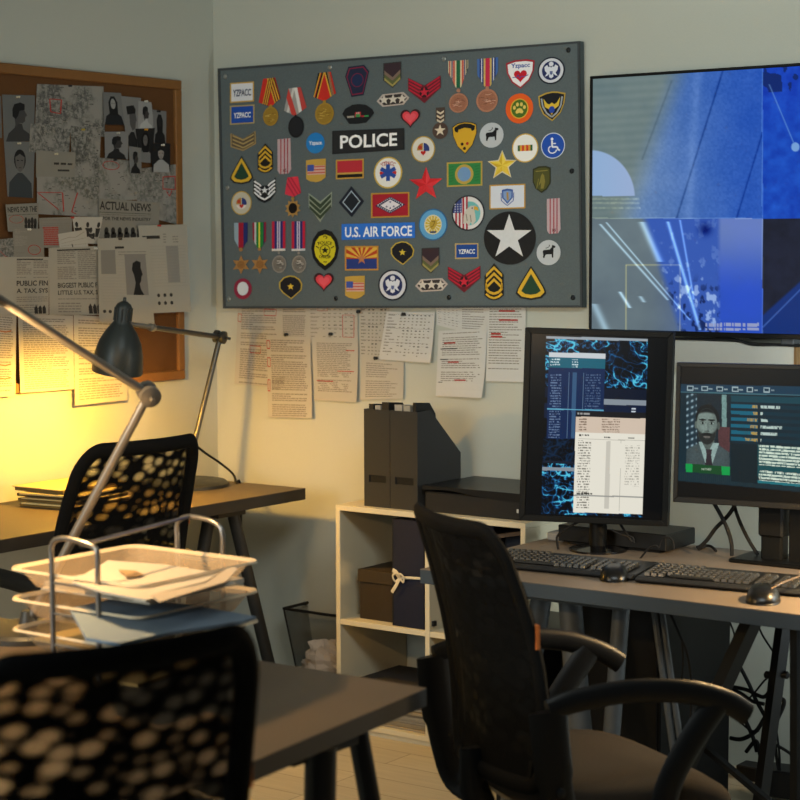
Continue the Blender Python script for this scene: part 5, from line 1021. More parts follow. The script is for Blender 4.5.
# ------------------------------------------------------------------ cables
GCB = 'black cables'
def cable(pts, r, label, k=8, mat=None): a = MB(); a.tube(spline(pts, k), r, mat or RUB, 8); return a.build('cable', None, smooth=True, label=label, cat='cable', group=GCB)
def Yp(y, *uv): return [on(u, v, 1, y) for u, v in uv]
cable(Yp(-.48, (712, 500), (719, 512), (726, 526), (731, 541), (732, 556)), .006, 'black cable hanging straight down to the desk below the right monitor')
cable(Yp(-.46, (737, 502), (730, 513), (722, 522), (715, 529), (707, 540), (698, 549)), .006, 'black cable crossing over its neighbour down to the flat black box')
cable(Yp(-.44, (733, 502), (739, 520), (748, 539), (758, 555)), .0055, 'rightmost black cable below the right monitor')
a = MB(); P = [on(u, v, 2, .748) for u, v in ((697, 547), (704, 545.6), (711, 546.4), (716, 551))]; a.tube(spline(P), .0042, RUB); a.tube([P[0]+np.array([.01, 0, 0]), P[1]], .008, RUB, 10); a.build('cable', None, smooth=True, label='short black plug and lead on the desk right of the flat black box', cat='cable', group=GCB)
cable(Yp(-.60, (578, 522), (566, 529), (557, 537), (559, 552)), .0035, 'thin black lead looping left of the upright monitor stand')
cable(Yp(-.52, (618, 520), (626, 533), (632, 542)), .004, 'thin black lead leaning right of the upright monitor stand')
cable(Yp(-.58, (612, 530), (622, 535), (632, 537), (634, 543)), .003, 'thin black lead running back from the upright monitor stand')
cable(Yp(-.60, (640, 559), (648, 549), (655, 545.6), (659, 548)), .003, 'thin black mouse lead curling up before the flat black box')
cable(Yp(-.56, (659, 547), (662, 539), (668, 537.4), (673, 541), (674, 549)), .003, 'thin black lead arching behind the second keyboard')
cable([placed(771, 589, .775), placed(782, 583, .785), placed(800, 576, .79)], .0028, 'mouse lead crossing the second keyboard', mat=M('4a3c28', .4))
U = [((708, 620), (711, 645), (718, 673), (735, 700), (752, 735), (757, 752)), ((696, 655), (703, 637), (709, 622)), ((716, 632), (725, 645), (735, 658), (748, 682), (756, 700), (766, 718)), ((714, 616), (722, 624), (725, 640), (724, 668)), ((728, 618), (733, 630), (735, 637)), ((757, 623), (763, 636), (774, 653)),
     ((690, 688), (702, 685.4), (716, 685), (738, 692), (752, 701), (764, 704)), ((742, 706), (755, 692), (764, 681), (769, 677)), ((730, 738), (742, 739), (756, 731), (766, 716), (780, 700), (784, 704), (776, 722)), ((733, 687), (747, 690), (763, 697), (770, 690)), ((769, 682), (774, 715), (779, 750), (781, 790)), ((774, 728), (777, 760), (784, 795)), ((740, 722), (750, 730), (759, 731)), ((671, 614), (680, 635), (688, 656), (692, 690), (690, 736)), ((682, 640), (683, 670), (676, 706)), ((746, 752), (756, 741), (760, 755)), ((776, 745), (785, 750), (795, 757), (800, 760))]
D = ['running down behind the diagonal black leg', 'short and straight beside the black tower', 'with a ferrite bead, sloping past the diagonal leg', 'thin, looping below the desk top', 'thin, hooked just below the desk top', 'thin, above the second black leg', 'crossing from the tower to the second leg', 'thin, rising to the wing screw of the second leg', 'bulging right around the second leg', 'lying along the crossing cable', 'thin, running down beside the second leg', 'reaching the floor right of the second leg', 'thin, low between the two black legs', 'hanging down in front of the black tower', 'thin, swinging in front of the black tower', 'coiled low near the power strip', 'low beside the rightmost leg']
for i, (uv, d) in enumerate(zip(U, D)): cable(Yp(-.30 if i not in (13, 14) else -.84, *uv), (.0065, .006, .006, .003, .003, .0032, .006, .003, .0065, .006, .0035, .005, .003, .004, .003, .006, .005)[i], 'black cable under the right desk, '+d)
a = MB(); p, q = Yp(-.30, (716, 633), (722, 643)); a.tube([p, q], .013, RUB, 10); a.build('cable_bead', None, smooth=True, label='thick black bead on a cable under the right desk', cat='cable bead')
MB().box((2.36, -.30, .02), (2.66, -.2, .10), M('0c0d0e', .5), rz=.2, bev=.006).build('power_adapter', None, label='black power adapter among the cables on the floor under the right desk', cat='adapter')
MB().box((2.22, -.14, 0), (2.60, -.07, .045), M('101011', .5), bev=.004).build('power_strip', None, label='black power strip on the floor by the wall under the right desk', cat='power strip')

# ------------------------------------------------------------------ bookcase
SHELF = M('c4bba2', .5, var=.03, scale=8); SHE = M('ddd6c4', .5)
X0, X1, YF, H = .862, 1.612, -.385, .77; XM = (X0+X1)/2; t = .018
bk = T('bookcase', 'low white open bookcase with four square compartments by the back wall', 'bookcase', (XM, YF/2, 0))
MB().box((X0, YF, H-t), (X1, -.004, H), SHELF, bev=.001).build('top_panel', bk)
for x in (X0, X1-t): MB().box((x, YF, 0), (x+t, -.004, H-t), SHELF, bev=.001).build('side_panel', bk)
MB().box((XM-t/2, YF, .036), (XM+t/2, -.004, H-t), SHELF, bev=.001).build('divider', bk)
for x in (X0+t, XM+t/2): MB().box((x, YF, .366), (x+(XM-t/2-X0-t), -.004, .384), SHELF, bev=.001).build('shelf', bk)
MB().box((X0+t, YF, .018), (X1-t, -.004, .036), SHELF, bev=.001).build('bottom_panel', bk); MB().box((X0+t, YF+.01, 0), (X1-t, YF+.025, .018), SHELF).build('plinth', bk)
for zz in (.40, .052): MB().box((XM+t/2, YF+.012, zz), (XM+t/2+.008, YF+.03, zz+.016), M('1a1a1a', .5)).build('cam_cover', bk)
# magazine files
CARD = M('2b2a28', .8, bump=.3, scale=200); PAPE = M('8f8c86', .9)
def magfile(x, w, label, fold):
    y0, y1, z0, hh = -.352, -.10, H, .325
    root = T('magazine_file', label, 'magazine file', (x+w/2, (y0+y1)/2, z0), 'magazine files'); k = .003
    prof = [(y0, 0), (y1, 0), (y1, .17), (y0+.075, hh), (y0, hh)]
    for xx in (x, x+w-k): MB().prism([(xx, y, z0+z) for y, z in prof], (k, 0, 0), CARD).build('side_panel', root)
    a = MB(); zs = [(0, .082), (.106, hh)]
    for za, zb in zs: a.box((x+k, y0, z0+za), (x+w-k, y0+k, z0+zb), CARD)
    a.box((x+k, y0, z0+.082), (x+.02, y0+k, z0+.106), CARD); a.box((x+w-.016, y0, z0+.082), (x+w-k, y0+k, z0+.106), CARD); a.build('front_panel', root)
    MB().box((x+k, y0+.0045, z0+.075), (x+w-k, y0+.007, z0+.112), M('0c0c0c', .8)).build('slot_shade', root); MB().box((x+k, y0+k, z0), (x+w-k, y1-k, z0+k), CARD).build('bottom', root); MB().box((x+k, y1-k, z0+k), (x+w-k, y1, z0+.17), CARD).build('back_panel', root)  # first box: black strip added behind the slot, standing in for its shade
    for i, (dx, th, top, c, nm) in enumerate(fold):
        MB().prism([(x+dx, y, z0+.004+z) for y, z in [(y0+.012, 0), (y0+.125, 0), (y0+.125, top-.045), (y0+.09, top-.006), (y0+.012, top)]], (th, 0, 0), M(c, .6)).build('folder', None, label=nm, cat='folder', group='folders in the magazine files')
magfile(.958, .106, 'black cardboard magazine file at the left, tall side facing out', [(.012, .02, .338, '151617', 'black folder rising at the left of the left magazine file'), (.038, .022, .334, '8e8b84', 'grey folder in the middle of the left magazine file'), (.066, .028, .346, '131415', 'thick black folder at the right of the left magazine file')])
magfile(1.066, .110, 'black cardboard magazine file next to the flat black box', [(.010, .03, .340, '94918a', 'light grey folder at the left of the right magazine file'), (.046, .026, .338, '8a8880', 'second light grey folder in the right magazine file'), (.084, .012, .350, '0f1011', 'thin black ring binder at the right of the right magazine file')])
# flat black document box
db = T('document_box', 'flat black document box with rounded flap lid on top of the bookcase', 'box', (1.38, -.2, H)); B2 = M('1b1b1c', .42, bump=.15, scale=90)
MB().box((1.20, -.345, H), (1.575, -.05, H+.066), B2, bev=.004).build('tray', db)
a = MB(); q = [(1.194, 0), (1.30, .004), (1.42, -.008), (1.56, -.012), (1.582, -.004)]
a.prism([(x, -.350, H+.072+dz) for x, dz in spline([(p[0], p[1]) for p in q], 5)]+[(1.582, -.350, H+.086), (1.194, -.350, H+.086)], (0, .305, 0), M('141415', .35)); a.build('lid', db)
MB().box((1.556, -.3475, H+.024), (1.562, -.345, H+.036), M('b8b8b4', .4)).build('label_tag', db)
# boxes and binders in the compartments
bb = T('storage_box', 'dark brown lidded cardboard box in the upper left compartment', 'box', (1.0, -.22, .384)); BR = M('2b2216', .75, var=.1, scale=50)
MB().box((.925, -.335, .384), (1.085, -.07, .545), BR).build('box_body', bb); MB().box((.920, -.341, .510), (1.09, -.064, .552), M('33291a', .7, var=.1, scale=50), bev=.001).build('lid', bb)
NAVY = M('0d1226', .65, var=.06, scale=40)
def binder(x0, x1, y0, label, z=.384, h=.356, rib=False, col=None):
    root = T('box_binder', label, 'binder', ((x0+x1)/2, y0+.12, z), 'binders in the bookcase'); c = col or NAVY
    MB().box((x0, y0, z), (x1, y0+.27, z+h), c, bev=.002).build('cover', root); MB().box((x0-.006, y0+.002, z), (x0, y0+.27, z+h), M('0d0f16', .6)).build('spine_edge', root)
    if rib:
        RB = M('c3b79c', .8); zc = z+h*.46; a = MB(); yy = y0-.004; xm = x0+.032
        a.tube([(x0, yy, zc+.022), (x0+.014, yy-.002, zc+.018), (xm, yy-.005, zc)], (.0075, .0018), RB, 8, flat=(0, 1, 0)); a.tube([(xm, yy-.005, zc), (xm+.04, yy-.002, zc+.004), (x1, yy, zc+.006)], (.0045, .0016), RB, 8, flat=(0, 1, 0)); a.build('ribbon_tie', root, smooth=True)
        a = MB()
        for s in (-1, 1): a.tube(spline([(xm, yy-.006, zc), (xm+s*.008, yy-.016, zc+.016), (xm+s*.022, yy-.014, zc+.006), (xm+s*.016, yy-.008, zc-.012), (xm, yy-.006, zc)], 6), (.0035, .001), RB, 6, flat=(0, 1, 0))
        a.tube(spline([(xm, yy-.006, zc), (xm-.012, yy-.01, zc-.026), (xm-.03, yy-.008, zc-.05)], 6), (.006, .001), RB, 6, flat=(0, 1, 0)); a.build('bow', root, smooth=True)
    return root
binder(1.092, 1.215, -.372, 'navy blue box binder tied with a pale ribbon in the upper left compartment', rib=True)
binder(1.262, 1.34, -.30, 'navy binder at the left of the upper right compartment, behind the chair back'); binder(1.36, 1.44, -.30, 'second navy binder in the upper right compartment, behind the chair back'); binder(1.462, 1.572, -.26, 'black-blue binder at the right of the upper right compartment', h=.33, col=M('101726', .6))
MB().prism([(1.40, -.345, .69), (1.58, -.33, .725), (1.58, -.33, .737), (1.40, -.345, .702)], (0, .05, 0), M('4a3c30', .7)).build('folder', None, label='brown folder slanting across the binders in the upper right compartment', cat='folder')
rn = random.Random(4); z = .036
for i in range(15):
    hh = rn.uniform(.006, .011) if i < 14 else .014; c = ('8b8272', '6f675a', '9a917f', '57504a', '857a66', '3b3733')[rn.randrange(6)] if i < 13 else '2c2a29'
    dx = rn.uniform(-.008, .008); dy = rn.uniform(-.02, .004)
    MB().box((.905+dx, -.335+dy-.02, z), (1.212+min(dx, .004), -.08+dy, z+hh), M(c, .8, var=.15, scale=60), rz=rn.uniform(-.012, .012), bev=.001).build('magazine', None, label='magazine number in the stack of worn magazines, lower left compartment of the bookcase' if 0 else ('bottom magazine of the stack in the lower left compartment' if i == 0 else 'dark top magazine of the stack in the lower left compartment' if i == 14 else 'worn magazine between the bottom and top ones of the stack in the lower left compartment'), cat='magazine', group='magazines stacked in the bookcase'); z += hh+.0006
# ------------------------------------------------------------------ waste basket
wb = T('waste_basket', 'black wire waste basket on the floor left of the bookcase', 'basket', (.66, -.2, 0)); WR = M('14110e', .5)
def ringq(z, k): x0, x1, y0, y1 = WC[0]+k, .835-k, WC[1]+k, WC[1]+.235-k; return [np.array([x, y, z]) for x, y in ((x0, y0), (x1, y0), (x1, y1), (x0, y1))]
WC = on(283.5, 608.5, 2, .33); top = ringq(.33, 0); bot = ringq(.012, .045); a = MB()
for i in range(4): a.tube([top[i], top[(i+1) % 4]], .0055, WR, 8)
a.build('rim', wb, smooth=True); a = MB()
for i in range(4): a.tube([top[i], bot[i]], .003, WR, 6); a.tube([bot[i], bot[(i+1) % 4]], .004, WR, 6)
a.build('wire_frame', wb, smooth=True)
MS = Mmesh('1a1510', .62, 'fine'); a = MB()
for i in range(4): j = (i+1) % 4; a.grid(lambda s, q, i=i, j=j: (top[i]*(1-s)+top[j]*s)*(1-q)+(bot[i]*(1-s)+bot[j]*s)*q, 4, 4, MS, uv=True)
a.grid(lambda s, q: (bot[0]*(1-s)+bot[1]*s)*(1-q)+(bot[3]*(1-s)+bot[2]*s)*q, 2, 2, MS, uv=True); a.build('mesh_wall', wb)
def crumple(c, r, seed, label, group='crumpled papers in the basket', flat=.8):
    rs = np.random.RandomState(seed); off = rs.rand(3)*50
    def f(s, q):
        th = 2*PI*s; ph = PI*q; d = np.array([math.sin(ph)*math.cos(th), math.sin(ph)*math.sin(th), math.cos(ph)]); k = .72+.5*abs(float(vnoise(np.array(d[0]*2.2+off[0]), np.array(d[1]*2.2+d[2]*2.7+off[1])))-.5)*2+.12*float(vnoise(np.array(d[0]*5+off[1]), np.array(d[2]*5+d[1]*4+off[2])))
        return np.array(c)+d*r*k*np.array([1.15, 1, flat])
    a = MB(); a.grid(f, 22, 14, M('a4988c', .9)); return a.build('crumpled_paper', None, label=label, cat='paper', group=group)
crumple((.68, -.20, .185), .085, 1, 'crumpled sheet on top in the waste basket'); crumple((.62, -.15, .135), .075, 2, 'crumpled sheet lower left in the waste basket'); crumple((.66, -.18, .085), .06, 5, 'crumpled sheet at the bottom of the waste basket')
# ------------------------------------------------------------------ left desk, its lamp and folders
ld = T('desk', 'grey desk standing against the left wall under the cork board', 'desk', (.3, -1.2, 0), 'office desks'); z = .79; th = .040
MB().box((.004, -2.0, z-.002), (.605, -.225, z), M('564b3b', .5, var=.05, scale=14)).build('desk_top', ld); MB().box((.004, -2.0, z-th), (.605, -.225, z-.002), M('36322c', .5), bev=.001).build('top_edge', ld)
for (p, q) in (((.50, -.50, z-th), (.60, -.36, 0)), ((.46, -.56, z-th), (.42, -.72, 0)), ((.12, -.50, z-th), (.06, -.36, 0)), ((.12, -.58, z-th), (.06, -.72, 0)), ((.46, -1.72, z-th), (.56, -1.6, 0)), ((.46, -1.8, z-th), (.5, -1.95, 0))): MB().tube([p, q], .022, M('2e2d2b', .5, .2), 12).build('leg', ld, smooth=True)
MB().box((.08, -.60, z-th-.03), (.53, -.46, z-th), M('2e2d2b', .5, .2)).build('trestle_rail', ld)
LG = M('272d2d', .4, .1); STM = M('8b8880', .34, .7); BRS = M('a8823c', .35, .85)
def desk_lamp(label, base, joint, elbow, neck, aim, metal, shade, bulb, r=.0115, shl=.235, shr=.082, bell=True, base_r=.12, power=0, tint=(1, .53, .07)):
    base, joint, elbow, neck, aim = [np.array(p, float) for p in (base, joint, elbow, neck, aim)]
    root = T('desk_lamp', label, 'lamp', base, 'swing-arm desk lamps')
    a = MB(); a.lathe([(base_r, 0), (base_r, .012), (base_r*.93, .020), (.022, .024), (.018, .045), (.014, .06)], M('2b2c2b', .4), base, n=40); a.build('base', root, smooth=True)
    a = MB(); a.tube([base+np.array([0, 0, .03]), joint], r, metal, 12); a.build('lower_arm', root, smooth=True)
    ax_ = np.cross(joint-base, elbow-joint); ax_ = ax_/np.linalg.norm(ax_)
    a = MB(); a.lathe([(r*1.2, -.024), (r*2.3, -.02), (r*2.3, -.006), (r*1.6, -.004), (r*1.6, .004), (r*2.3, .006), (r*2.3, .02), (r*1.2, .024)], metal, joint, ax_, 20); a.tube([joint-ax_*.04, joint+ax_*.04], r*.5, metal, 10); a.build('joint', root, smooth=True)
    a = MB(); a.tube([joint, elbow], r*.92, metal, 12); a.build('upper_arm', root, smooth=True)
    d = aim-neck; d = d/np.linalg.norm(d)
    a = MB(); a.tube([elbow, neck+d*.072], r*.8, STM, 10); a.lathe([(r*1.3, -.012), (r*1.3, .012)], STM, elbow, (elbow-joint), 14); a.build('swivel', root, smooth=True)
    k = shl/.235
    prof = [(.004, 0), (.010, .002), (.022, .010), (.027, .02), (.027, .068), (.032, .075), (.050, .10), (.068, .135), (.078, .175), (shr, .215), (shr, .235)]
    prof = [(rr, h*k) for rr, h in prof]; inner = [(rr-.002, h) for rr, h in prof[::-1] if h > .07*k]+[(.001, .068*k)]
    sh = MB(); sh.lathe(prof, shade, neck, d, 40, (True, False)); sd = sh.build('shade', root, smooth=True)
    a = MB(); a.lathe([(prof[-1][0], prof[-1][1])]+inner, M('d8c8a0', .5), neck, d, 40, (False, False)); a.build('reflector', sd, smooth=True)
    a = MB()
    for i in range(10):
        t = 2*PI*i/10; e1 = np.cross(d, (1, 0, 0)); e1 /= np.linalg.norm(e1); e2 = np.cross(d, e1); o = e1*math.cos(t)+e2*math.sin(t); a.tube([neck+o*.027+d*.022*k, neck+o*.0275+d*.064*k], .0035, M('1d2120', .5), 6)
    a.build('vent_rib', sd, smooth=True); a = MB(); a.lathe([(.005, -.012), (.006, 0)], shade, neck, d, 10); a.build('switch', sd, smooth=True)
    a = MB(); c = neck+d*(.135*k); a.lathe([(.012, -.05), (.014, -.03), (.026, .0), (.027, .012), (.02, .03), (.006, .036)], bulb, c, d, 20); b = a.build('bulb', sd, smooth=True)
    if power:
        l = bpy.data.lights.new('lamp_light', 'POINT'); l.energy = power; l.color = tint; l.shadow_soft_size = .03; o = bpy.data.objects.new('lamp_light', l); C.objects.link(o); o.location = neck+d*.224*k
    return root, neck, d
WARM = Mglow('ffd070', 6)
b0 = on(186, 486, 2, .79); xp = b0[0]; xh = .44
lampL = desk_lamp('dark grey swing-arm lamp shining on the left wall beside the cork board', b0, on(220, 337, 0, xp+.03), on(152, 327.5, 0, xh-.02), on(124.5, 301, 0, xh), on(117, 372, 0, xh-.045), M('4b4a45', .32, .6), LG, WARM, r=.010, shl=.235, base_r=.15, power=43)
cable([on(191, 441, 0, xp-.02), on(204, 452, 0, xp-.03), on(220, 463, 0, xp-.04), on(233, 474, 0, xp-.0), on(236, 482.6, 2, .793), on(236, 482.6, 2, .793)+np.array([.004, .018, -.02]), on(236, 482.6, 2, .793)+np.array([.004, .02, -.3])], .0045, 'black lamp cord running down from the lamp pole over the end of the left desk')
# stack of folders
zf = .7905
for i, (px, py, c, th_) in enumerate(((0, 0, '6a5324', .008), (.010, -.004, 'b8a878', .005), (-.012, .006, '5a4a28', .010), (.006, 0, 'b09f70', .004), (-.02, .01, '4c4028', .010), (.008, -.01, 'a89868', .006), (-.03, .012, '5c4c28', .012), (-.034, .004, 'b6a670', .003))):
    MB().box((.10+px, -1.10+py, zf), (.32+px, -.80+py*.5, zf+th_), M(c, .7), bev=.001, rz=.12+px*3).build('folder', None, label=['lowest folder of the stack on the left desk', 'second folder from the bottom of the stack on the left desk', 'third folder from the bottom of the stack on the left desk', 'pale sheaf in the middle of the stack on the left desk', 'fifth folder up in the stack on the left desk', 'sixth folder up in the stack on the left desk', 'thick brown folder near the top of the stack on the left desk', 'pale sheet topping the stack on the left desk'][i], cat='folder', group='folders stacked on the left desk'); zf += th_+.0006
# ------------------------------------------------------------------ foreground desk
fd = T('desk', 'grey desk in the foreground carrying the letter trays', 'desk', (1.95, -2.95, 0), 'office desks'); A_, B_, C_, D_ = (2.548, -2.25), (2.70, -3.68), (1.22, -3.68), (1.22, -2.25); zt = .74; th = .037
P4 = [A_, D_, C_, B_]
MB().prism([(x, y, zt-.002) for x, y in P4], (0, 0, .002), M('574c3f', .5, var=.06, scale=10)).build('desk_top', fd); MB().prism([(x, y, zt-th) for x, y in P4], (0, 0, th-.002), M('2f2a24', .55)).build('top_edge', fd)
DK = M('141516', .45, .2)
def at2(u, v, y): return on(u, v, 1, y)
for (p, q, r) in ((at2(321, 738, -2.62), at2(319, 860, -2.62), .030), (at2(357, 728, -2.42), at2(379, 850, -2.40), .021), (np.array([1.35, -2.45, .70]), np.array([1.30, -2.38, 0]), .024), (np.array([1.35, -3.5, .70]), np.array([1.30, -3.55, 0]), .024), (np.array([2.55, -3.5, .70]), np.array([2.58, -3.55, 0]), .024)):
    p = np.array(p); q = np.array(q); q = p+(q-p)*((p[2])/(p[2]-q[2])); pt = p.copy(); pt += (p-q)/(p-q)[2]*(zt-th-p[2]); MB().tube([pt, q], r, DK, 14).build('leg', fd, smooth=True)
pr_ = at2(330, 728, -2.55); MB().box((pr_[0]-.26, -2.66, zt-th-.035), (pr_[0]-.0, -2.46, zt-th), DK).build('trestle_rail', fd)
# letter trays in their wire stand
CLR = Mclear('c8b090', .45); CH = M('8c8884', .28, .85)
ws = T('letter_tray_stand', 'chrome wire stand holding three letter trays on the foreground desk', 'stand', (1.9, -2.42, .74))
tx0, tx1, ty0, ty1 = 1.703, 2.085, -2.60, -2.22
def uframe(uv, y):
    p = [on(u, v, 1, y) for u, v in uv]; bot = lambda q: np.array([q[0], q[1], .745]); a, b = p[0], p[-1]
    pts = [bot(a), a-np.array([0, 0, .05])]+spline([a-np.array([0, 0, .03]), *p, b-np.array([0, 0, .03])], 6)+[b-np.array([0, 0, .05]), bot(b)]; t = MB(); t.tube(pts, .0058, CH, 10); return t.build('side_frame', ws, smooth=True), p
_, pa = uframe([(51.5, 548), (55, 540.5), (66, 538.5), (86, 543.5), (96, 549), (97.5, 558)], ty0-.008)
_, pb = uframe([(177, 525), (181, 519), (190, 516.5), (209, 520), (219, 526), (222.6, 535)], ty1+.008)
a = MB(); a.tube([pa[3], pb[2]], .0042, CH, 8); a.build('top_rod', ws, smooth=True)
for zz in (.806, .872, .937):
    a = MB()
    for y in (ty0-.008, ty1+.008): a.tube([(pa[0][0]-.0 if y < -2.4 else pb[0][0], y, zz), ((pa[-1] if y < -2.4 else pb[-1])[0], y, zz)], .0032, CH, 8)
    a.build('cross_bar', ws, smooth=True)
for i, (zr, lab) in enumerate(((.822, 'lowest translucent letter tray in the wire stand'), (.888, 'middle translucent letter tray in the wire stand holding a blue folder'), (.953, 'top translucent letter tray in the wire stand full of white paper'))):
    tr = T('letter_tray', lab, 'tray', (1.92, -2.41, zr-.05), 'letter trays')
    def outline(z, d, n=6, r=.035):
        o = []
        for cx, cy, a0 in ((tx1-d-r, ty1-d-r, 0), (tx0+d+r, ty1-d-r, 90), (tx0+d+r, ty0+d+r, 180), (tx1-d-r, ty0+d+r, 270)):
            for k in range(n): t = math.radians(a0+90*k/(n-1)); o.append(np.array([cx+r*math.cos(t), cy+r*math.sin(t), z]))
        return o
    lay_ = [outline(zr-.046, .042), outline(zr-.040, .030), outline(zr-.004, .008), outline(zr, .0), outline(zr+.002, -.004), outline(zr-.003, -.006)]
    a = MB(); n = len(lay_[0]); k0 = a.add([p for L in lay_ for p in L], [(j*n+i_, j*n+(i_+1) % n, (j+1)*n+(i_+1) % n, (j+1)*n+i_) for j in range(2) for i_ in range(n)]+[list(range(n))], CLR); a.build('basin', tr, smooth=True)
    a = MB(); a.add([p for L in lay_[2:] for p in L], [(j*n+i_, j*n+(i_+1) % n, (j+1)*n+(i_+1) % n, (j+1)*n+i_) for j in range(3) for i_ in range(n)], Mclear('d8c4a4', .85)); a.build('rim', tr, smooth=True)
def loose(px, z, th_, col, name, label, cat, group=None, wob=.0):
    P = [on(u, v, 2, z) for u, v in px]; rs = random.Random(len(px)+int(z*1e4)); P = [p+np.array([0, 0, rs.uniform(-wob, wob)]) for p in P]
    a = MB(); n = len(P); c = sum(P)/n; up = np.array([0, 0, th_])
    a.add(P+[p+up for p in P]+[c, c+up], [(i, (i+1) % n, n+(i+1) % n, n+i) for i in range(n)]+[(n+i, n+(i+1) % n, 2*n+1) for i in range(n)]+[((i+1) % n, i, 2*n) for i in range(n)], M(col, .8)); return a.build(name, None, label=label, cat=cat, group=group)
GPp = 'papers in the letter trays'
def sheetbox(x0, y0, x1, y1, z, t, rz, col, nm, lab, cat): return MB().box((x0, y0, z), (x1, y1, z+t), M(col, .8), rz=rz).build(nm, None, label=lab, cat=cat, group=GPp)
sheetbox(1.765, -2.565, 2.075, -2.265, .9085, .004, .02, 'b3a896', 'paper', 'lowest white sheaf in the top letter tray', 'paper')
sheetbox(1.77, -2.56, 2.08, -2.27, .9130, .010, -.05, 'b8ae9e', 'paper', 'thick white sheaf in the middle of the pile in the top letter tray', 'paper')
P0 = [(72, 582), (108, 561), (165, 565), (218, 574), (236, 584), (205, 590), (146, 601), (104, 594)]
loose(P0, .944, .004, 'bab2a4', 'paper', 'wrinkled white sheet lying across the top letter tray', 'paper', GPp, .004)
loose([(150, 596), (205, 584), (231, 566), (238, 569), (226, 583), (160, 603)], .952, .002, 'b2a594', 'paper', 'folded white sheet turned up at the right of the top letter tray', 'paper', GPp, .003)
loose([(118, 570), (136, 571), (143, 575), (128, 578)], .9505, .0015, '9a7f5c', 'paper', 'small brown slip on the wrinkled white sheet in the top letter tray', 'paper', GPp)
loose([(70, 612), (118, 601), (190, 607), (256, 619), (244, 624), (170, 634), (120, 646), (86, 640)], .874, .006, '71808f', 'folder', 'pale blue folder sticking out of the middle letter tray', 'folder', None, .002)
loose([(30, 640), (90, 628), (150, 640), (100, 652)], .79, .006, 'd0b070', 'paper', 'yellowish sheet in the lowest letter tray', 'paper', GPp)
MB().box((1.80, -2.60, .7405), (2.05, -2.28, .7475), M('b08a50', .8), rz=.1).build('folder', None, label='tan folder lying on the foreground desk under the letter trays', cat='folder')
# foreground lamp
fb0 = np.array([1.50, -2.36, .7400]); jt = depth(148.5, 394, 4.2); up0 = depth(-70, 255, 3.86)
lampF = desk_lamp('silver swing-arm lamp rising behind the letter trays, its head out of the picture', fb0, jt, up0, up0+np.array([-.045, -.05, .02]), up0+np.array([.06, .10, -.25]), M('7d7974', .3, .75), M('3f4644', .4), WARM, r=.0105, power=44, tint=(1, .62, .26))
lampR = desk_lamp('lamp on the right desk beyond the right edge of the picture', (3.24, -.98, .74), (3.34, -.96, 1.12), (3.12, -.86, 1.30), (3.06, -.86, 1.31), (2.98, -.90, 1.08), M('4b4a45', .32, .6), LG, WARM, r=.010, power=42, tint=(1, .66, .3))

# ------------------------------------------------------------------ office chairs
CBK = M('090a0b', .42, spec=.25); CBF = M('08090a', .8, spec=.08); SEAT = M('2e271f', .95, bump=.6, scale=340, var=.12); CHM = M('6b6c6e', .35, .8)
chair = T('office_chair', 'office chair', 'chair', (0, 0, 0), 'office chairs'); ROOT[chair] = np.zeros(3)
def superel(a, b, t, p=4.): c, s = math.cos(t), math.sin(t); r = 1/((abs(c)**p+abs(s)**p)**(1/p)); return a*c*r, b*s*r
def loft(rings, mat, n=44, p=4., front=.0):
    mb = MB(); vs = []
    for k, z in rings:
        for i in range(n):
            x, y = superel(.255*k, .265*k, 2*PI*i/n, p); x *= 1+.04*(y/.265); y += .06; dz = -front*max(0, (y-.10)/.145)**2; vs.append((x, y, z+dz))
    fs = [(j*n+i, j*n+(i+1) % n, (j+1)*n+(i+1) % n, (j+1)*n+i) for j in range(len(rings)-1) for i in range(n)]+[list(range(n))[::-1], list(range((len(rings)-1)*n, len(rings)*n))]
    mb.add(vs, fs, mat); return mb
loft([(.90, .41), (.99, .422), (1.0, .437), (.985, .453), (.93, .465), (.8, .472), (.5, .477), (.15, .478)], SEAT, front=.028).build('seat', chair, smooth=True)
loft([(.35, .36), (.62, .365), (.86, .39), (.93, .411)], CBK, front=.03).build('seat_shell', chair, smooth=True)
ZB, ZT = .455, 1.05
def bp(s, t, d=0.):                          # backrest surface: s across (-1..1), t upward (0..1)
    z = ZB+(ZT-ZB)*t; y = -.185-.05*t-.05*t*t+.022*math.sin(PI*t*1.15)-.05*(1-s*s); y -= d; hw = .20+.040*math.sin(PI*min(1, t*.9+.08))**.7
    return np.array([s*hw, y, z])
def border(ins=0., n=14):
    o = []; R = .26-ins*.3; c = []
    for (cs, ct, a0) in ((1-R, 1-R*.62, 0), (-1+R, 1-R*.62, 90), (-1+R, R*.4, 180), (1-R, R*.4, 270)):
        rt = R*.62 if a0 < 180 else R*.4
        for k in range(9): t = math.radians(a0+90*k/8); c.append((cs+(R-ins)*math.cos(t), ct+(rt-ins*.5)*math.sin(t)))
    return c
bo = border(0.055); ring_ = []
for i in range(len(bo)):                       # even out the outline
    p, q = bo[i], bo[(i+1) % len(bo)]; m_ = max(1, int(math.hypot(q[0]-p[0], (q[1]-p[1])*1.4)/.12))
    for k in range(m_): ring_.append((p[0]+(q[0]-p[0])*k/m_, p[1]+(q[1]-p[1])*k/m_))
pts = [bp(*p) for p in ring_]+[bp(*ring_[0]), bp(*ring_[1])]
a = MB(); a.tube(pts, (.021, .013), CBF, 10, cap=False, flat=(0, 1, .2)); a.build('back_frame', chair, smooth=True)
FINE = Mmesh('0b0c0d', .45, 'fine'); NET = Mmesh('090a0a', 1.0, 'net')
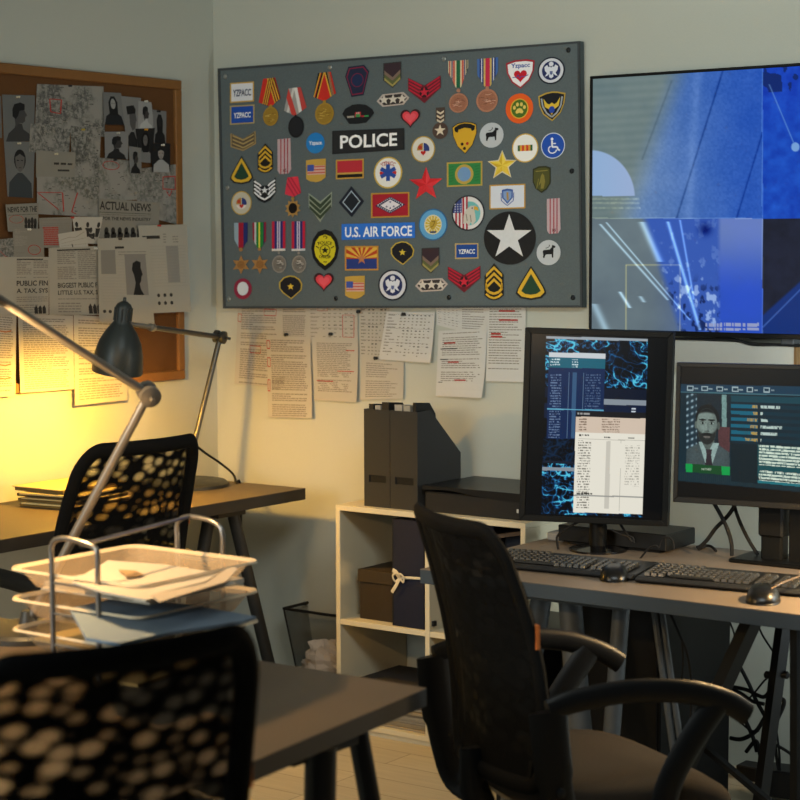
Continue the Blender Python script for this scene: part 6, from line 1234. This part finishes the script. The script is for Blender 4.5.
def panel(name, mat, d, half=1.):
    a = MB(); n = len(ring_); K = 12; vs = []; k0 = len(a.v)
    for j in range(K+1):
        f = 1-j/K
        for (s, t) in ring_: S, T_ = s*f, .5+(t-.5)*f; vs.append(bp(S, T_, d))
    a.add(vs, [(j*n+i, j*n+(i+1) % n, (j+1)*n+(i+1) % n, (j+1)*n+i) for j in range(K) for i in range(n)], mat)
    for j in range(K+1):
        for i, (s, t) in enumerate(ring_): f = 1-j/K; a.uv[j*n+i] = (.5+s*f*.5, .5+(t-.5)*f*1.3)
    return a.build(name, chair, smooth=True)
panel('mesh_panel', FINE, 0.004); panel('support_net', NET, -.018)
a = MB(); a.prism([bp(s, t, .004) for s, t in ((-.86, .03), (.86, .03), (.88, .13), (-.88, .13))], (0, -.006, 0), CBF); a.build('lower_band', chair)
a = MB(); a.tube([(0, -.06, .34), (0, -.20, .34), (0, -.25, .43), (0, -.25, .52)], (.035, .012), CBK, 10, flat=(1, 0, 0)); a.build('back_bracket', chair, smooth=True)
a = MB(); p = bp(.985, .60); a.box(p+np.array([-.003, -.004, -.026]), p+np.array([.014, .004, .026]), M('b4622c', .7)); a.build('fabric_tag', chair, label='orange fabric tag')
for sgn in (-1, 1):
    x = .292*sgn
    a = MB(); a.tube(spline([(x, -.215, .664), (x, -.15, .680), (x, -.02, .688), (x*1.01, .12, .674), (x*.985, .225, .640), (x*.96, .285, .604)], 6), (.026, .012), CBK, 12, flat=(1, 0, 0)); pad = a.build('arm_pad', chair, smooth=True)
    a = MB(); a.tube(spline([(x, -.215, .665), (x, -.205, .56), (x*.985, -.185, .45), (x*.93, -.16, .37), (x*.7, -.12, .345)], 6), [(.046, .012)]*9+[(.040, .012)]*16, CBK, 10, flat=(1, 0, 0)); a.build('arm_post', chair, smooth=True)
    a = MB(); a.tube(spline([(x*.985, .20, .640), (x*.985, .135, .56), (x*.985, .085, .48), (x*.95, .06, .39), (x*.7, .04, .345)], 6), (.034, .013), CBK, 10, flat=(1, 0, 0)); a.build('arm_support', chair, smooth=True)
    a = MB(); a.lathe([(.010, -.004), (.010, .002), (.006, .004)], M('222426', .4, .4), (x+sgn*.013, -.19, .49), (sgn, 0, 0), 14); a.build('arm_bolt', chair, smooth=True)
a = MB(); a.lathe([(.032, .10), (.032, .24), (.02, .245), (.02, .34)], CHM, n=20); a.build('gas_lift', chair, smooth=True)
for k in range(5):
    t = 2*PI*k/5+.3; d = np.array([math.cos(t), math.sin(t), 0]); a = MB(); a.tube([d*.02+np.array([0, 0, .115]), d*.16+np.array([0, 0, .10]), d*.30+np.array([0, 0, .075])], [(.028, .018), (.022, .016), (.016, .012)], CBK, 10, flat=(0, 0, 1)); a.build('base_leg', chair, smooth=True)
    a = MB(); ax2 = np.array([-d[1], d[0], 0])
    for s in (-1, 1): a.lathe([(.01, -.009), (.026, -.008), (.028, 0), (.026, .008), (.01, .009)], BLK, d*.30+np.array([0, 0, .0285])+ax2*.014*s, ax2, 16)
    a.tube([d*.30+np.array([0, 0, .03]), d*.30+np.array([0, 0, .08])], .007, CBK, 8); a.build('caster', chair, smooth=True)
def seat_chair(o, P, phi, label, k=1., off=.385):
    phi = math.radians(phi); o.location = (P[0]+off*math.cos(phi)*k, P[1]+off*math.sin(phi)*k, 0); o.rotation_euler = (0, 0, phi-PI/2); o.scale = (k, k, k); o['label'] = label
c2_, c3_ = dup(chair), dup(chair)
seat_chair(chair, (2.355, -2.01), 59, 'black mesh office chair with brown seat at the right desk')
seat_chair(c2_, (1.04, -1.50), 177, 'black mesh office chair in front of the left desk under the lamp', 1.045, .29)
seat_chair(c3_, (2.909, -3.473), 161, 'blurred black mesh chair back in the nearest left corner of the picture', 1.04, .325)
DENSE = Mmesh('08090a', .06, 'fine')
for ch in chair.children:
    if ch.name.startswith('mesh_panel'): ch.data = ch.data.copy(); ch.data.materials[0] = DENSE
# ------------------------------------------------------------------ light
W = bpy.data.worlds.new('world'); SC.world = W; W.use_nodes = True; W.node_tree.nodes['Background'].inputs['Color'].default_value = (.82, .92, 1, 1); W.node_tree.nodes['Background'].inputs['Strength'].default_value = .06
def area(loc, tgt, size, e, col, sp=180):
    l = bpy.data.lights.new('unseen_fill', 'AREA'); l.energy = e; l.size = size; l.color = col; o = bpy.data.objects.new('unseen_fill', l); C.objects.link(o); o.location = loc
    l.spread = math.radians(sp); o.rotation_euler = (Vector(tgt)-Vector(loc)).to_track_quat('-Z', 'Y').to_euler(); return o
area((1.25, -6.1, 1.75), (1.35, 0, 1.35), 1.6, 86, (.90, 1, .99))  # soft fill added behind the camera, no window built
area((3.3, -2.7, 2.84), (2.0, 0, 1.5), 1.0, 27, (.90, 1, 1), 105)  # unseen fill added at ceiling height, aimed at the back wall
area((3.35, -.42, 1.15), (2.2, -.05, .95), .4, 14, (.84, .97, 1))  # unseen cool fill added to brighten the wall behind the monitors
area((3.5, -.34, .42), (2.3, -.05, .4), .35, 5, (.84, .97, 1))  # low unseen cool fill added to brighten the wall under the right desk
